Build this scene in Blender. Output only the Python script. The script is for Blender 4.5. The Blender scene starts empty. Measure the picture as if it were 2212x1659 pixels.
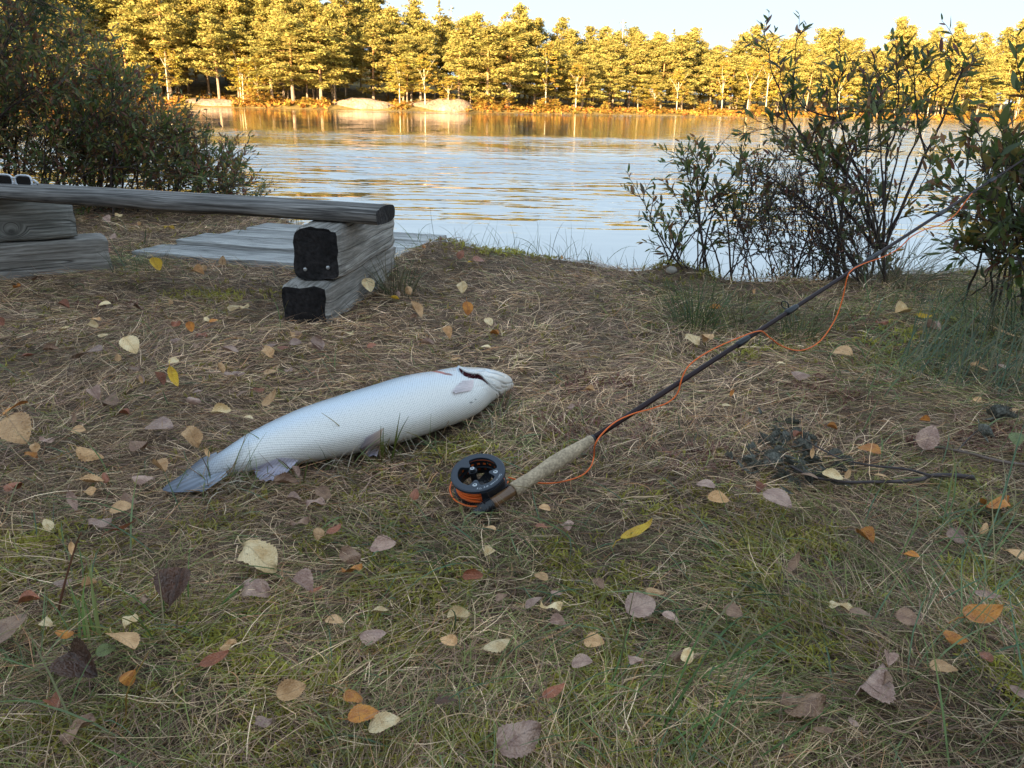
import bpy, bmesh, math, random
import numpy as np
from mathutils import Vector, Matrix, Quaternion
from mathutils.bvhtree import BVHTree

random.seed(7)
rng = np.random.default_rng(11)
SC = bpy.context.scene
COL = SC.collection
rad = math.radians

# ------------------------------------------------------------------ camera
F, PITCH, ROLL = 770.0, rad(19.85), rad(1.3)
CAM = np.array([0.0, 0.0, 0.6])
_R = np.array([1.0, 0, 0]); _U = np.array([0, math.sin(PITCH), math.cos(PITCH)])
_FW = np.array([0, math.cos(PITCH), -math.sin(PITCH)])
_r = math.cos(ROLL) * _R + math.sin(ROLL) * _U
_u = -math.sin(ROLL) * _R + math.cos(ROLL) * _U
cam_d = bpy.data.cameras.new('camera')
cam = bpy.data.objects.new('camera', cam_d)
COL.objects.link(cam)
cam.matrix_world = Matrix(((_r[0], _u[0], -_FW[0], CAM[0]), (_r[1], _u[1], -_FW[1], CAM[1]),
                           (_r[2], _u[2], -_FW[2], CAM[2]), (0, 0, 0, 1)))
cam_d.sensor_fit = 'HORIZONTAL'; cam_d.sensor_width = 36
cam_d.lens = F / 1024 * 36
cam_d.clip_start = 0.05; cam_d.clip_end = 2000
SC.camera = cam

# ------------------------------------------------------------------ sky, sun, exposure
SUN_EL, SUN_AZ = rad(14.0), rad(206.0)      # azimuth measured from +Y towards +X: behind and to the left
world = bpy.data.worlds.new('World'); SC.world = world
world.use_nodes = True
wn = world.node_tree.nodes; wl = world.node_tree.links
wn.clear()
w_sky = wn.new('ShaderNodeTexSky'); w_sky.sky_type = 'NISHITA'; w_sky.sun_disc = False
w_sky.sun_elevation = SUN_EL; w_sky.sun_rotation = SUN_AZ
w_sky.altitude = 50; w_sky.air_density = 0.7; w_sky.dust_density = 0.1; w_sky.ozone_density = 3.0
w_bg = wn.new('ShaderNodeBackground'); w_bg.inputs['Strength'].default_value = 0.15
w_gam = wn.new('ShaderNodeGamma'); w_gam.inputs['Gamma'].default_value = 0.08      # a pale, even sky: zenith and horizon closer together
w_out = wn.new('ShaderNodeOutputWorld')
wl.new(w_sky.outputs[0], w_gam.inputs[0]); w_hs = wn.new('ShaderNodeHueSaturation'); w_hs.inputs['Saturation'].default_value = 2.0
wl.new(w_gam.outputs[0], w_hs.inputs['Color']); w_tint = wn.new('ShaderNodeVectorMath'); w_tint.operation = 'MULTIPLY'; w_tint.inputs[1].default_value = (0.85, 0.96, 1.05)      # clear cool blue air
wl.new(w_hs.outputs[0], w_tint.inputs[0]); wl.new(w_tint.outputs[0], w_bg.inputs[0]); wl.new(w_bg.outputs[0], w_out.inputs[0])
sun_d = bpy.data.lights.new('sun', 'SUN'); sun_d.energy = 5.0; sun_d.angle = rad(0.5)
sun_d.color = (1.0, 0.78, 0.45)
sun = bpy.data.objects.new('sun', sun_d); COL.objects.link(sun)
_sd = Vector((math.sin(SUN_AZ) * math.cos(SUN_EL), math.cos(SUN_AZ) * math.cos(SUN_EL), math.sin(SUN_EL)))
sun.rotation_euler = _sd.to_track_quat('Z', 'Y').to_euler()
sun.location = (-20, -30, 30)
SC.view_settings.view_transform = 'Standard'; SC.view_settings.look = 'None'
SC.view_settings.gamma = 1.0; SC.view_settings.use_curve_mapping = False
SC.view_settings.exposure = 2.85
SC.cycles.use_denoising = True; SC.cycles.denoiser = 'OPENIMAGEDENOISE'
SC.cycles.max_bounces = 6; SC.cycles.transparent_max_bounces = 6

# ------------------------------------------------------------------ picture helpers (where a thing stands)
K = 1024 / 2212.0
def ray(px, py): return _FW * F + _r * (px - 512) - _u * (py - 384)
def gz(x, y, z=0.0):                     # pixel (2212-wide picture) -> point at height z
    d = ray(x * K, y * K); return CAM + d * ((z - CAM[2]) / d[2])
def gy(x, y, dist):                      # pixel -> point at distance y
    d = ray(x * K, y * K); return CAM + d * (dist / d[1])
def proj(P):
    v = np.atleast_2d(P) - CAM; w = v @ _FW
    return np.stack([512 + F * (v @ _r) / w, 384 - F * (v @ _u) / w], -1) / K
ZOOM = {'A': (1/3, 0, 662.4), 'B': (1/3, 0, 1123), 'C': (1/3, 737.3, 1123), 'D': (1/3, 1474.6, 1123), 'E': (1/3, 1474.6, 633.6),
        'G': (.2604, 0, 345.6), 'H': (.2604, 518.4, 374.4), 'I': (.41664, 288, 748.8), 'J': (.41664, 1290, 345.6),
        'N': (.2604, 1635.8, 0), 'M': (.2604, 1094.4, 0), 'P': (.1302, 892.8, 771.84), 'Q': (.2083, 921.6, 921.6)}
def zm(k, x, y):
    s, a, b = ZOOM[k]; return a + s * x, b + s * y

# ------------------------------------------------------------------ noise
def _hash(ix, iy, s):
    h = (ix.astype(np.int64) * 374761393 + iy.astype(np.int64) * 668265263 + s * 974634777) & 0xffffffff
    h = ((h ^ (h >> 13)) * 1274126177) & 0xffffffff
    return ((h ^ (h >> 16)) & 0xffff) / 65535.0
def vn(x, y, s=0):
    x = np.asarray(x, float); y = np.asarray(y, float)
    ix = np.floor(x); iy = np.floor(y); fx = x - ix; fy = y - iy
    fx = fx * fx * (3 - 2 * fx); fy = fy * fy * (3 - 2 * fy)
    a = _hash(ix, iy, s); b = _hash(ix + 1, iy, s); c = _hash(ix, iy + 1, s); d = _hash(ix + 1, iy + 1, s)
    return (a * (1 - fx) + b * fx) * (1 - fy) + (c * (1 - fx) + d * fx) * fy
def fbm(x, y, s=0, o=3):
    t = 0; a = .5; n = 0
    for i in range(o):
        t = t + a * vn(np.asarray(x) * 2 ** i, np.asarray(y) * 2 ** i, s + i); n += a; a *= .5
    return t / n
def sst(a, b, x):
    t = np.clip((x - a) / (b - a), 0, 1); return t * t * (3 - 2 * t)

# ------------------------------------------------------------------ object helpers
def tag(o, label=None, cat=None, group=None, kind=None):
    if label: o['label'] = label
    if cat: o['category'] = cat
    if group: o['group'] = group
    if kind: o['kind'] = kind
    return o
def link(name, data, parent=None):
    o = bpy.data.objects.new(name, data); COL.objects.link(o)
    if parent is not None: o.parent = parent
    return o
def empty(name, loc=(0, 0, 0)):
    o = link(name, None); o.location = loc; o.empty_display_size = .1; return o
def mesh(name, V, Fc, mat=None, col=None, smooth=False, uv=None, mats=None, midx=None):
    """V Nx3, Fc: list of faces, or an array of quads/tris"""
    m = bpy.data.meshes.new(name)
    V = np.asarray(V, np.float32)
    if isinstance(Fc, np.ndarray):
        nf, k = Fc.shape
        m.vertices.add(len(V)); m.vertices.foreach_set('co', V.ravel())
        m.loops.add(nf * k); m.loops.foreach_set('vertex_index', Fc.astype(np.int32).ravel())
        m.polygons.add(nf); m.polygons.foreach_set('loop_start', np.arange(nf, dtype=np.int32) * k)
        m.update(calc_edges=True); m.validate()
    else:
        m.from_pydata([tuple(map(float, v)) for v in V], [], Fc); m.update()
    if col is not None:
        a = m.attributes.new('col', 'FLOAT_COLOR', 'POINT')
        c = np.ones((len(V), 4), np.float32); c[:, :3] = np.asarray(col, np.float32)
        a.data.foreach_set('color', c.ravel())
    if uv is not None:
        a = m.attributes.new('luv', 'FLOAT_VECTOR', 'POINT')
        c = np.zeros((len(V), 3), np.float32); c[:, :2] = uv
        a.data.foreach_set('vector', c.ravel())
    for mm in (mats or ([mat] if mat else [])): m.materials.append(mm)
    if midx is not None: m.polygons.foreach_set('material_index', np.asarray(midx, np.int32))
    if smooth: m.polygons.foreach_set('use_smooth', np.ones(len(m.polygons), bool))
    return m

class MB:                               # collects shapes into ONE mesh
    def __init__(s): s.V = []; s.F = []; s.C = []; s.U = []; s.n = 0
    def add(s, V, Fc, c=(1, 1, 1), uv=None):
        V = np.asarray(V, float); s.V.append(V)
        s.F += [tuple(i + s.n for i in f) for f in Fc]
        c = np.asarray(c, float); s.C.append(np.tile(c, (len(V), 1)) if c.ndim == 1 else c)
        s.U.append(np.zeros((len(V), 2)) if uv is None else np.asarray(uv, float)); s.n += len(V)
    def tube(s, P, r, k=6, c=(1, 1, 1), caps=True):
        P = np.asarray(P, float); n = len(P); r = np.broadcast_to(np.asarray(r, float), (n,))
        T = np.gradient(P, axis=0); T /= np.linalg.norm(T, axis=1)[:, None] + 1e-12
        ref = np.array([0, 0, 1.]) if abs(T[0][2]) < .9 else np.array([1., 0, 0])
        V = []; UV = []
        a0 = np.cross(T[0], ref); a0 /= np.linalg.norm(a0)
        L = 0
        for i in range(n):
            a0 = a0 - T[i] * (a0 @ T[i]); a0 /= np.linalg.norm(a0) + 1e-12
            b0 = np.cross(T[i], a0)
            if i: L += np.linalg.norm(P[i] - P[i - 1])
            for j in range(k):
                t = 2 * math.pi * j / k
                V.append(P[i] + r[i] * (math.cos(t) * a0 + math.sin(t) * b0)); UV.append((j / k, L))
        Fc = [(i * k + j, i * k + (j + 1) % k, (i + 1) * k + (j + 1) % k, (i + 1) * k + j) for i in range(n - 1) for j in range(k)]
        if caps: Fc += [tuple(range(k))[::-1], tuple((n - 1) * k + j for j in range(k))]
        c = np.asarray(c, float)
        if c.ndim == 2: c = np.repeat(c, k, axis=0)
        s.add(V, Fc, c, UV)
    def data(s, name, mat=None, smooth=False):
        return mesh(name, np.concatenate(s.V), s.F, mat, np.concatenate(s.C), smooth, np.concatenate(s.U))
    def build(s, name, mat, parent=None, smooth=False):
        return link(name, s.data(name, mat, smooth), parent)

# ------------------------------------------------------------------ materials
def mat(name, base=(.5, .5, .5), rough=.6, attr=False, spec=.35, noise=None, bump=None, transl=0.0, metal=0.0, coat=0.0, stretch=None):
    m = bpy.data.materials.new(name); m.use_nodes = True
    nt = m.node_tree; N = nt.nodes; L = nt.links; N.clear()
    out = N.new('ShaderNodeOutputMaterial'); b = N.new('ShaderNodeBsdfPrincipled')
    b.inputs['Roughness'].default_value = rough; b.inputs['Specular IOR Level'].default_value = spec
    b.inputs['Metallic'].default_value = metal; b.inputs['Coat Weight'].default_value = coat
    if attr:
        a = N.new('ShaderNodeAttribute'); a.attribute_name = 'col'; csock = a.outputs['Color']
    else:
        a = N.new('ShaderNodeRGB'); a.outputs[0].default_value = (*base, 1); csock = a.outputs[0]
    tc = N.new('ShaderNodeTexCoord'); vec = tc.outputs['Object']
    if stretch:
        mp = N.new('ShaderNodeMapping'); mp.inputs['Scale'].default_value = stretch; L.new(vec, mp.inputs[0]); vec = mp.outputs[0]
    if noise:
        for sc, am in (noise if isinstance(noise, list) else [noise]):
            n = N.new('ShaderNodeTexNoise'); n.inputs['Scale'].default_value = sc; n.inputs['Detail'].default_value = 5
            L.new(vec, n.inputs['Vector'])
            mr = N.new('ShaderNodeMapRange'); mr.inputs[1].default_value = .3; mr.inputs[2].default_value = .7
            mr.inputs[3].default_value = 1 - am; mr.inputs[4].default_value = 1 + am; L.new(n.outputs[0], mr.inputs[0])
            mx = N.new('ShaderNodeVectorMath'); mx.operation = 'SCALE'
            L.new(csock, mx.inputs[0]); L.new(mr.outputs[0], mx.inputs['Scale']); csock = mx.outputs[0]
    L.new(csock, b.inputs['Base Color'])
    if bump:
        n = N.new('ShaderNodeTexNoise'); n.inputs['Scale'].default_value = bump[0]; n.inputs['Detail'].default_value = 6
        L.new(vec, n.inputs['Vector'])
        bp = N.new('ShaderNodeBump'); bp.inputs['Strength'].default_value = bump[1]; bp.inputs['Distance'].default_value = bump[2] if len(bump) > 2 else .01
        L.new(n.outputs[0], bp.inputs['Height']); L.new(bp.outputs[0], b.inputs['Normal'])
    sh = b.outputs[0]
    if transl:
        t = N.new('ShaderNodeBsdfTranslucent'); L.new(csock, t.inputs[0])
        ms = N.new('ShaderNodeMixShader'); ms.inputs[0].default_value = transl
        L.new(sh, ms.inputs[1]); L.new(t.outputs[0], ms.inputs[2]); sh = ms.outputs[0]
    L.new(sh, out.inputs[0])
    m['b'] = b.name
    return m

M_soil = mat('soil', (.13, .09, .06), .95, noise=[(3, .35), (60, .5)], bump=(90, .8, .01), spec=.1)
M_grass = mat('grass_blades', attr=True, rough=.5, spec=.35, transl=.25)
M_moss = mat('moss', attr=True, rough=.7, spec=.15, transl=.25)
M_leaf_bush = mat('bush_leaf', attr=True, rough=.42, spec=.4, transl=.4)
M_bark = mat('bush_bark', (.075, .056, .05), .8, noise=(30, .35), spec=.2)
M_needles = mat('needles', attr=True, rough=.7, spec=.1, transl=.42)
M_trunk = mat('trunk_bark', attr=True, rough=.85, spec=.15, noise=(4, .3))
M_rock = mat('granite', (.22, .155, .115), .85, noise=[(.6, .3), (4, .35)], bump=(2.5, .8, .3), spec=.2)
M_farsoil = mat('far_soil', (.2, .14, .05), .95, noise=[(.25, .5), (2, .4)], spec=.1)

# weathered timber: grain runs along local X of each beam
def timber(name, c0, c1, grain=(3, 60, 60), crack=.6, knots=None):
    m = bpy.data.materials.new(name); m.use_nodes = True
    nt = m.node_tree; N = nt.nodes; L = nt.links
    b = N['Principled BSDF']; b.inputs['Roughness'].default_value = .75; b.inputs['Specular IOR Level'].default_value = .3
    tc = N.new('ShaderNodeTexCoord')
    def noise(vec, scale, det=4, s=1):
        mp = N.new('ShaderNodeMapping'); mp.inputs['Scale'].default_value = scale; L.new(vec, mp.inputs[0])
        n = N.new('ShaderNodeTexNoise'); n.inputs['Scale'].default_value = s; n.inputs['Detail'].default_value = det; L.new(mp.outputs[0], n.inputs[0]); return n
    def mrange(v, a, b_, c, d):
        q = N.new('ShaderNodeMapRange'); q.inputs[1].default_value = a; q.inputs[2].default_value = b_; q.inputs[3].default_value = c; q.inputs[4].default_value = d; L.new(v, q.inputs[0]); return q.outputs[0]
    def mul(a, b_):
        q = N.new('ShaderNodeMath'); q.operation = 'MULTIPLY'; L.new(a, q.inputs[0]); L.new(b_, q.inputs[1]); return q.outputs[0]
    # the fibres wander a little, and swirl where a knot sits
    wn_ = noise(tc.outputs['Object'], (2.2, 6, 6), 2)
    sb = N.new('ShaderNodeVectorMath'); sb.operation = 'SUBTRACT'; L.new(wn_.outputs[1], sb.inputs[0]); sb.inputs[1].default_value = (.5, .5, .5)
    sc0 = N.new('ShaderNodeVectorMath'); sc0.operation = 'SCALE'; sc0.inputs['Scale'].default_value = .028; L.new(sb.outputs[0], sc0.inputs[0])
    ad = N.new('ShaderNodeVectorMath'); ad.operation = 'ADD'; L.new(tc.outputs['Object'], ad.inputs[0]); L.new(sc0.outputs[0], ad.inputs[1])
    p = ad.outputs[0]; dark = None
    for kx, kz, kr in (knots or []):
        mp = N.new('ShaderNodeMapping'); mp.inputs['Location'].default_value = (-kx, 0, -kz); mp.inputs['Scale'].default_value = (1, 0, 1.5); L.new(tc.outputs['Object'], mp.inputs[0])
        mp.vector_type = 'POINT'
        ln = N.new('ShaderNodeVectorMath'); ln.operation = 'LENGTH'; L.new(mp.outputs[0], ln.inputs[0])
        k = mrange(ln.outputs['Value'], kr * .35, kr, .42, 1.0); dark = k if dark is None else mul(dark, k)
        pz = N.new('ShaderNodeCombineXYZ'); L.new(mrange(ln.outputs['Value'], 0, kr * 2.2, .06, 0), pz.inputs[2]); a2 = N.new('ShaderNodeVectorMath'); a2.operation = 'ADD'; L.new(p, a2.inputs[0]); L.new(pz.outputs[0], a2.inputs[1]); p = a2.outputs[0]
    n = noise(p, grain, 6); n2 = noise(tc.outputs['Object'], (1.5, 5, 5), 4); n3 = noise(p, (grain[0] * .16, grain[1] * .25, grain[2] * .25), 1); n4 = noise(p, (grain[0] * 4, grain[1] * 2.2, grain[2] * 2.2), 2)
    cr = N.new('ShaderNodeValToRGB'); e = cr.color_ramp.elements
    e[0].position = .38; e[0].color = (*c0, 1); e[1].position = .62; e[1].color = (*c1, 1)
    L.new(n.outputs[0], cr.inputs[0])
    sa = N.new('ShaderNodeMath'); sa.operation = 'SUBTRACT'; L.new(n3.outputs[0], sa.inputs[0]); sa.inputs[1].default_value = .5
    ab = N.new('ShaderNodeMath'); ab.operation = 'ABSOLUTE'; L.new(sa.outputs[0], ab.inputs[0])
    ck = mrange(ab.outputs[0], .003, .016, .3, 1.0)
    f = mul(mul(mrange(n2.outputs[0], .3, .7, .62, 1.3), ck), mrange(n4.outputs[0], .35, .65, .78, 1.16))
    if dark is not None: f = mul(f, dark)
    sc = N.new('ShaderNodeVectorMath'); sc.operation = 'SCALE'; L.new(cr.outputs[0], sc.inputs[0]); L.new(f, sc.inputs['Scale'])
    L.new(sc.outputs[0], b.inputs['Base Color'])
    bp = N.new('ShaderNodeBump'); bp.inputs['Strength'].default_value = crack; bp.inputs['Distance'].default_value = .005
    L.new(mul(n.outputs[0], ck), bp.inputs['Height']); L.new(bp.outputs[0], b.inputs['Normal'])
    return m
M_log = timber('weathered_log', (.07, .062, .056), (.27, .25, .23), (4.0, 120, 120))
M_beam = timber('weathered_beam', (.19, .17, .145), (.36, .33, .295), (5, 100, 100), .7)
M_beam_knot = timber('knotty_beam', (.17, .165, .145), (.32, .31, .28), (5, 100, 100), .7, [(.44, .095, .05), (.62, .055, .025)])
M_plank = timber('grey_plank', (.24, .235, .225), (.44, .43, .41), (4, 110, 110), .5)
M_end = mat('dark_end_grain', (.024, .021, .021), .8, noise=[(9, .6), (70, .5)], bump=(70, 1.0, .006), spec=.2)

# ------------------------------------------------------------------ ground, lake, far shore
BANK_X = [-12, -6, -2.5, -1.8, -1.3, -1.0, -.6, -.225, .27, .49, .69, .95, 1.39, 2.1, 4, 8, 14]
BANK_Y = [6.5, 5.6, 5.3, 4.9, 4.3, 3.85, 3.5, 3.36, 3.24, 3.05, 2.93, 2.86, 3.06, 3.3, 3.9, 5, 6.5]
WATER_Z = -.25
def bank(x): return np.interp(x, BANK_X, BANK_Y) + .12 * (fbm(np.asarray(x) * 3.1, np.asarray(x) * 0 + 4.2, 5) - .5)
# low hummocks (x, y, radius, height)
HUM = [(*gz(1470, 592)[:2], .11, .05), (*gz(1690, 632)[:2], .12, .035), (*gz(1080, 552)[:2], .16, .02), (*gz(1850, 850)[:2], .15, .015),
       (*gz(1520, 1525)[:2], .05, .022), (*gz(2150, 1490)[:2], .14, .03), (*gz(2070, 740)[:2], .3, .04), (*gz(1250, 640)[:2], .35, .015),
       (*gz(200, 1500)[:2], .14, .015), (*gz(915, 575)[:2], .17, .05), (*gz(860, 598)[:2], .1, .03), (*gz(955, 552)[:2], .13, .05), (*gz(1830, 700)[:2], .2, .02)]
def ground(x, y):
    x = np.asarray(x, float); y = np.asarray(y, float)
    z = .022 * (fbm(x * 2.3, y * 2.3, 1, 3) - .5) + .008 * (vn(x * 17, y * 17, 9) - .5)
    for hx, hy, hr, hh in HUM:
        z = z + hh * np.exp(-((x - hx) ** 2 + (y - hy) ** 2) / (hr * hr))
    z = z - .75 * sst(-.06, .42, y - bank(x)) - 1.5 * sst(1, 8, y - bank(x))
    back = sst(-11, -30, y)  # unseen hill behind the camera, added to keep the sun off the bank
    z = z + back * (10 + 2.5 * fbm(x * .09, y * .09, 3)) * sst(75, 45, np.abs(x + 15)) + sst(-1, -4, y) * .2
    return z
def gp(x, y, dz=0.0): return np.array([x, y, float(ground(x, y)) + dz])
def axis(*seg):
    a = [np.arange(s, e, d) for s, e, d in seg]; return np.concatenate(a + [np.array([seg[-1][1]])])
def sheet(xs, ys, zf):
    X, Y = np.meshgrid(xs, ys); Z = zf(X, Y); nx, ny = len(xs), len(ys)
    V = np.stack([X.ravel(), Y.ravel(), Z.ravel()], 1)
    i = np.arange(nx - 1)[None, :] + nx * np.arange(ny - 1)[:, None]
    Q = np.stack([i, i + 1, i + 1 + nx, i + nx], -1).reshape(-1, 4)
    return V, Q
V, Q = sheet(axis((-90, -6, 3), (-6, -2.6, .12), (-2.6, 3, .025), (3, 8, .12), (8, 70, 3)),
             axis((-60, -3, 2), (-3, .2, .1), (.2, 5.4, .025), (5.4, 9, .15), (9, 24, 3)), ground)
tag(link('ground', mesh('ground', V, Q, M_soil, smooth=True)), 'brown grassy lake bank sloping to the water', kind='structure')

# shoreline across the lake: distance for each picture column
SU = np.array([-260, -60, 150, 300, 460, 600, 740, 880, 1020, 1300]); SD = np.array([80, 84, 90, 94, 100, 114, 128, 140, 150, 160.])
SX = SD * .9406 * (SU - 512) / F
def shore_y(x): return np.interp(x, SX, SD)
def farz(x, y):
    d = y - shore_y(x)
    left = sst(10, -60, x)
    z = WATER_Z - 1.2 + 1.2 * sst(-8, 0.2, d) + .5 * sst(0, 2.5, d) + (1.6 + 1.5 * left) * sst(2, 25, d) + (2 + 5 * left) * sst(20, 60, d)
    return z + .35 * (fbm(x * .25, y * .25, 21) - .5) * sst(-1, 3, d)
V, Q = sheet(axis((-220, -110, 8), (-110, 140, 1.3), (140, 300, 8)), axis((70, 200, 1.3), (200, 420, 10)), farz)
tag(link('far_shore', mesh('far_shore', V, Q, M_farsoil, smooth=True)), 'golden sunlit shore across the lake', kind='structure')

def water_material():
    m = bpy.data.materials.new('lake_water'); m.use_nodes = True
    nt = m.node_tree; N = nt.nodes; L = nt.links; N.clear()
    out = N.new('ShaderNodeOutputMaterial')
    geo = N.new('ShaderNodeNewGeometry'); sep = N.new('ShaderNodeSeparateXYZ'); L.new(geo.outputs['Position'], sep.inputs[0])
    def math_(op, a, b=None, c=None):
        n = N.new('ShaderNodeMath'); n.operation = op
        for i, v in enumerate((a, b, c)):
            if v is None: continue
            if isinstance(v, (int, float)): n.inputs[i].default_value = v
            else: L.new(v, n.inputs[i])
        return n.outputs[0]
    def noise(scale, det=2, dist=0.0, seed=0):
        mp = N.new('ShaderNodeMapping'); mp.inputs['Scale'].default_value = scale; mp.inputs['Location'].default_value = (seed, seed * 2, 0)
        mp.inputs['Rotation'].default_value = (0, 0, rad(-4))
        L.new(geo.outputs['Position'], mp.inputs[0])
        n = N.new('ShaderNodeTexNoise'); n.inputs['Scale'].default_value = 1; n.inputs['Detail'].default_value = det; n.inputs['Distortion'].default_value = dist
        L.new(mp.outputs[0], n.inputs[0]); return n
    big = noise((.045, .1, 0), 3)
    # breeze zones by distance, edges broken by noise
    yy = math_('ADD', math_('LOGARITHM', sep.outputs['Y'], 10), math_('MULTIPLY', math_('SUBTRACT', big.outputs[0], .5), .28))
    cr = N.new('ShaderNodeValToRGB'); e = cr.color_ramp.elements
    stops = WATER_STOPS
    pos = [(math.log10(d) - .4) / 1.7 for d, _ in stops]
    e[0].position = pos[0]; e[0].color = (stops[0][1],) * 3 + (1,); e[1].position = pos[-1]; e[1].color = (stops[-1][1],) * 3 + (1,)
    for p, (d, s) in list(zip(pos, stops))[1:-1]:
        x = e.new(p); x.color = (s,) * 3 + (1,)
    L.new(math_('DIVIDE', math_('SUBTRACT', yy, .4), 1.7), cr.inputs[0])
    # the far right of the lake is ruffled
    rt = N.new('ShaderNodeMapRange'); rt.inputs[1].default_value = .02; rt.inputs[2].default_value = .42; rt.inputs[3].default_value = 0; rt.inputs[4].default_value = .5
    L.new(math_('DIVIDE', sep.outputs['X'], sep.outputs['Y']), rt.inputs[0])
    farm = N.new('ShaderNodeMapRange'); farm.inputs[1].default_value = 12; farm.inputs[2].default_value = 26; L.new(sep.outputs['Y'], farm.inputs[0])
    amp = math_('MAXIMUM', cr.outputs[0], math_('MULTIPLY', rt.outputs[0], farm.outputs[0]))
    # slope vectors
    a = noise((1.1, 8.0, 0), 2, .4, 3); b = noise((6, 22, 0), 2, 0, 9)
    def vec(n, k):
        s = N.new('ShaderNodeVectorMath'); s.operation = 'SUBTRACT'; L.new(n.outputs[1], s.inputs[0]); s.inputs[1].default_value = (.5, .5, .5)
        t = N.new('ShaderNodeVectorMath'); t.operation = 'MULTIPLY'; L.new(s.outputs[0], t.inputs[0]); t.inputs[1].default_value = k
        return t.outputs[0]
    v1 = N.new('ShaderNodeVectorMath'); v1.operation = 'ADD'; L.new(vec(a, (.35, 1, 0)), v1.inputs[0]); L.new(vec(b, (.3, .5, 0)), v1.inputs[1])
    sc = N.new('ShaderNodeVectorMath'); sc.operation = 'SCALE'; L.new(v1.outputs[0], sc.inputs[0]); L.new(amp, sc.inputs['Scale'])
    ad = N.new('ShaderNodeVectorMath'); ad.operation = 'ADD'; L.new(sc.outputs[0], ad.inputs[0]); bias = N.new('ShaderNodeCombineXYZ'); bias.inputs[2].default_value = 1; L.new(math_('MULTIPLY', math_('MULTIPLY', amp, amp), -.19), bias.inputs[1]); L.new(bias.outputs[0], ad.inputs[1])   # facets turned to the viewer's shore show most at a grazing view
    no = N.new('ShaderNodeVectorMath'); no.operation = 'NORMALIZE'; L.new(ad.outputs[0], no.inputs[0])
    g = N.new('ShaderNodeBsdfGlossy'); g.inputs['Roughness'].default_value = .03; g.inputs[0].default_value = (.97, .97, .97, 1); L.new(no.outputs[0], g.inputs['Normal'])
    d = N.new('ShaderNodeBsdfDiffuse'); d.inputs[0].default_value = (.06, .075, .075, 1)
    fr = N.new('ShaderNodeFresnel'); fr.inputs[0].default_value = 2.6; L.new(no.outputs[0], fr.inputs['Normal'])
    ms = N.new('ShaderNodeMixShader'); L.new(math_('ADD', math_('MULTIPLY', fr.outputs[0], .68), .32), ms.inputs[0]); L.new(d.outputs[0], ms.inputs[1]); L.new(g.outputs[0], ms.inputs[2])
    L.new(ms.outputs[0], out.inputs[0])
    return m
# (distance in metres, strength of the ripples there)
WATER_STOPS = [(2.6, .02), (5.2, .04), (6.2, .3), (9.4, .36), (11, .68), (15, .68), (18.5, .22), (22, .5), (26, .08), (48, .03), (70, .05), (84, .34), (120, .34)]
V, Q = sheet(axis((-300, 300, 20)), axis((2.2, 10, .6), (10, 320, 10)), lambda x, y: x * 0 + WATER_Z)
tag(link('lake', mesh('lake', V, Q, water_material())), 'rippled lake reflecting sky and golden trees', kind='structure')

# ------------------------------------------------------------------ forest across the lake
def leafcloud(centers, radii, n, size, cols, flat=.5, rs=None):
    """many leaf-sized triangles spread through ellipsoidal clumps; returns V, F, C"""
    rs = rs or rng
    m = len(centers); tot = m * n
    ci = np.repeat(np.arange(m), n)
    d = rs.normal(size=(tot, 3)); d /= np.linalg.norm(d, axis=1)[:, None]
    d *= rs.random((tot, 1)) ** .45
    P = centers[ci] + d * radii[ci][:, None] * np.array([1, 1, flat])
    a = rs.normal(size=(tot, 3)); a[:, 2] *= .6; a /= np.linalg.norm(a, axis=1)[:, None]
    b = np.cross(a, rs.normal(size=(tot, 3))); b /= np.linalg.norm(b, axis=1)[:, None]
    s = size * rs.uniform(.6, 1.35, (tot, 1))
    V = np.stack([P - a * s * .5 - b * s * .28, P - a * s * .3 + b * s * .34, P + a * s * .75], 1).reshape(-1, 3)
    Fc = np.arange(tot * 3).reshape(-1, 3)
    c = cols[ci] * rs.uniform(.75, 1.25, (tot, 1))
    return V, Fc, np.repeat(c, 3, axis=0)

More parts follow.
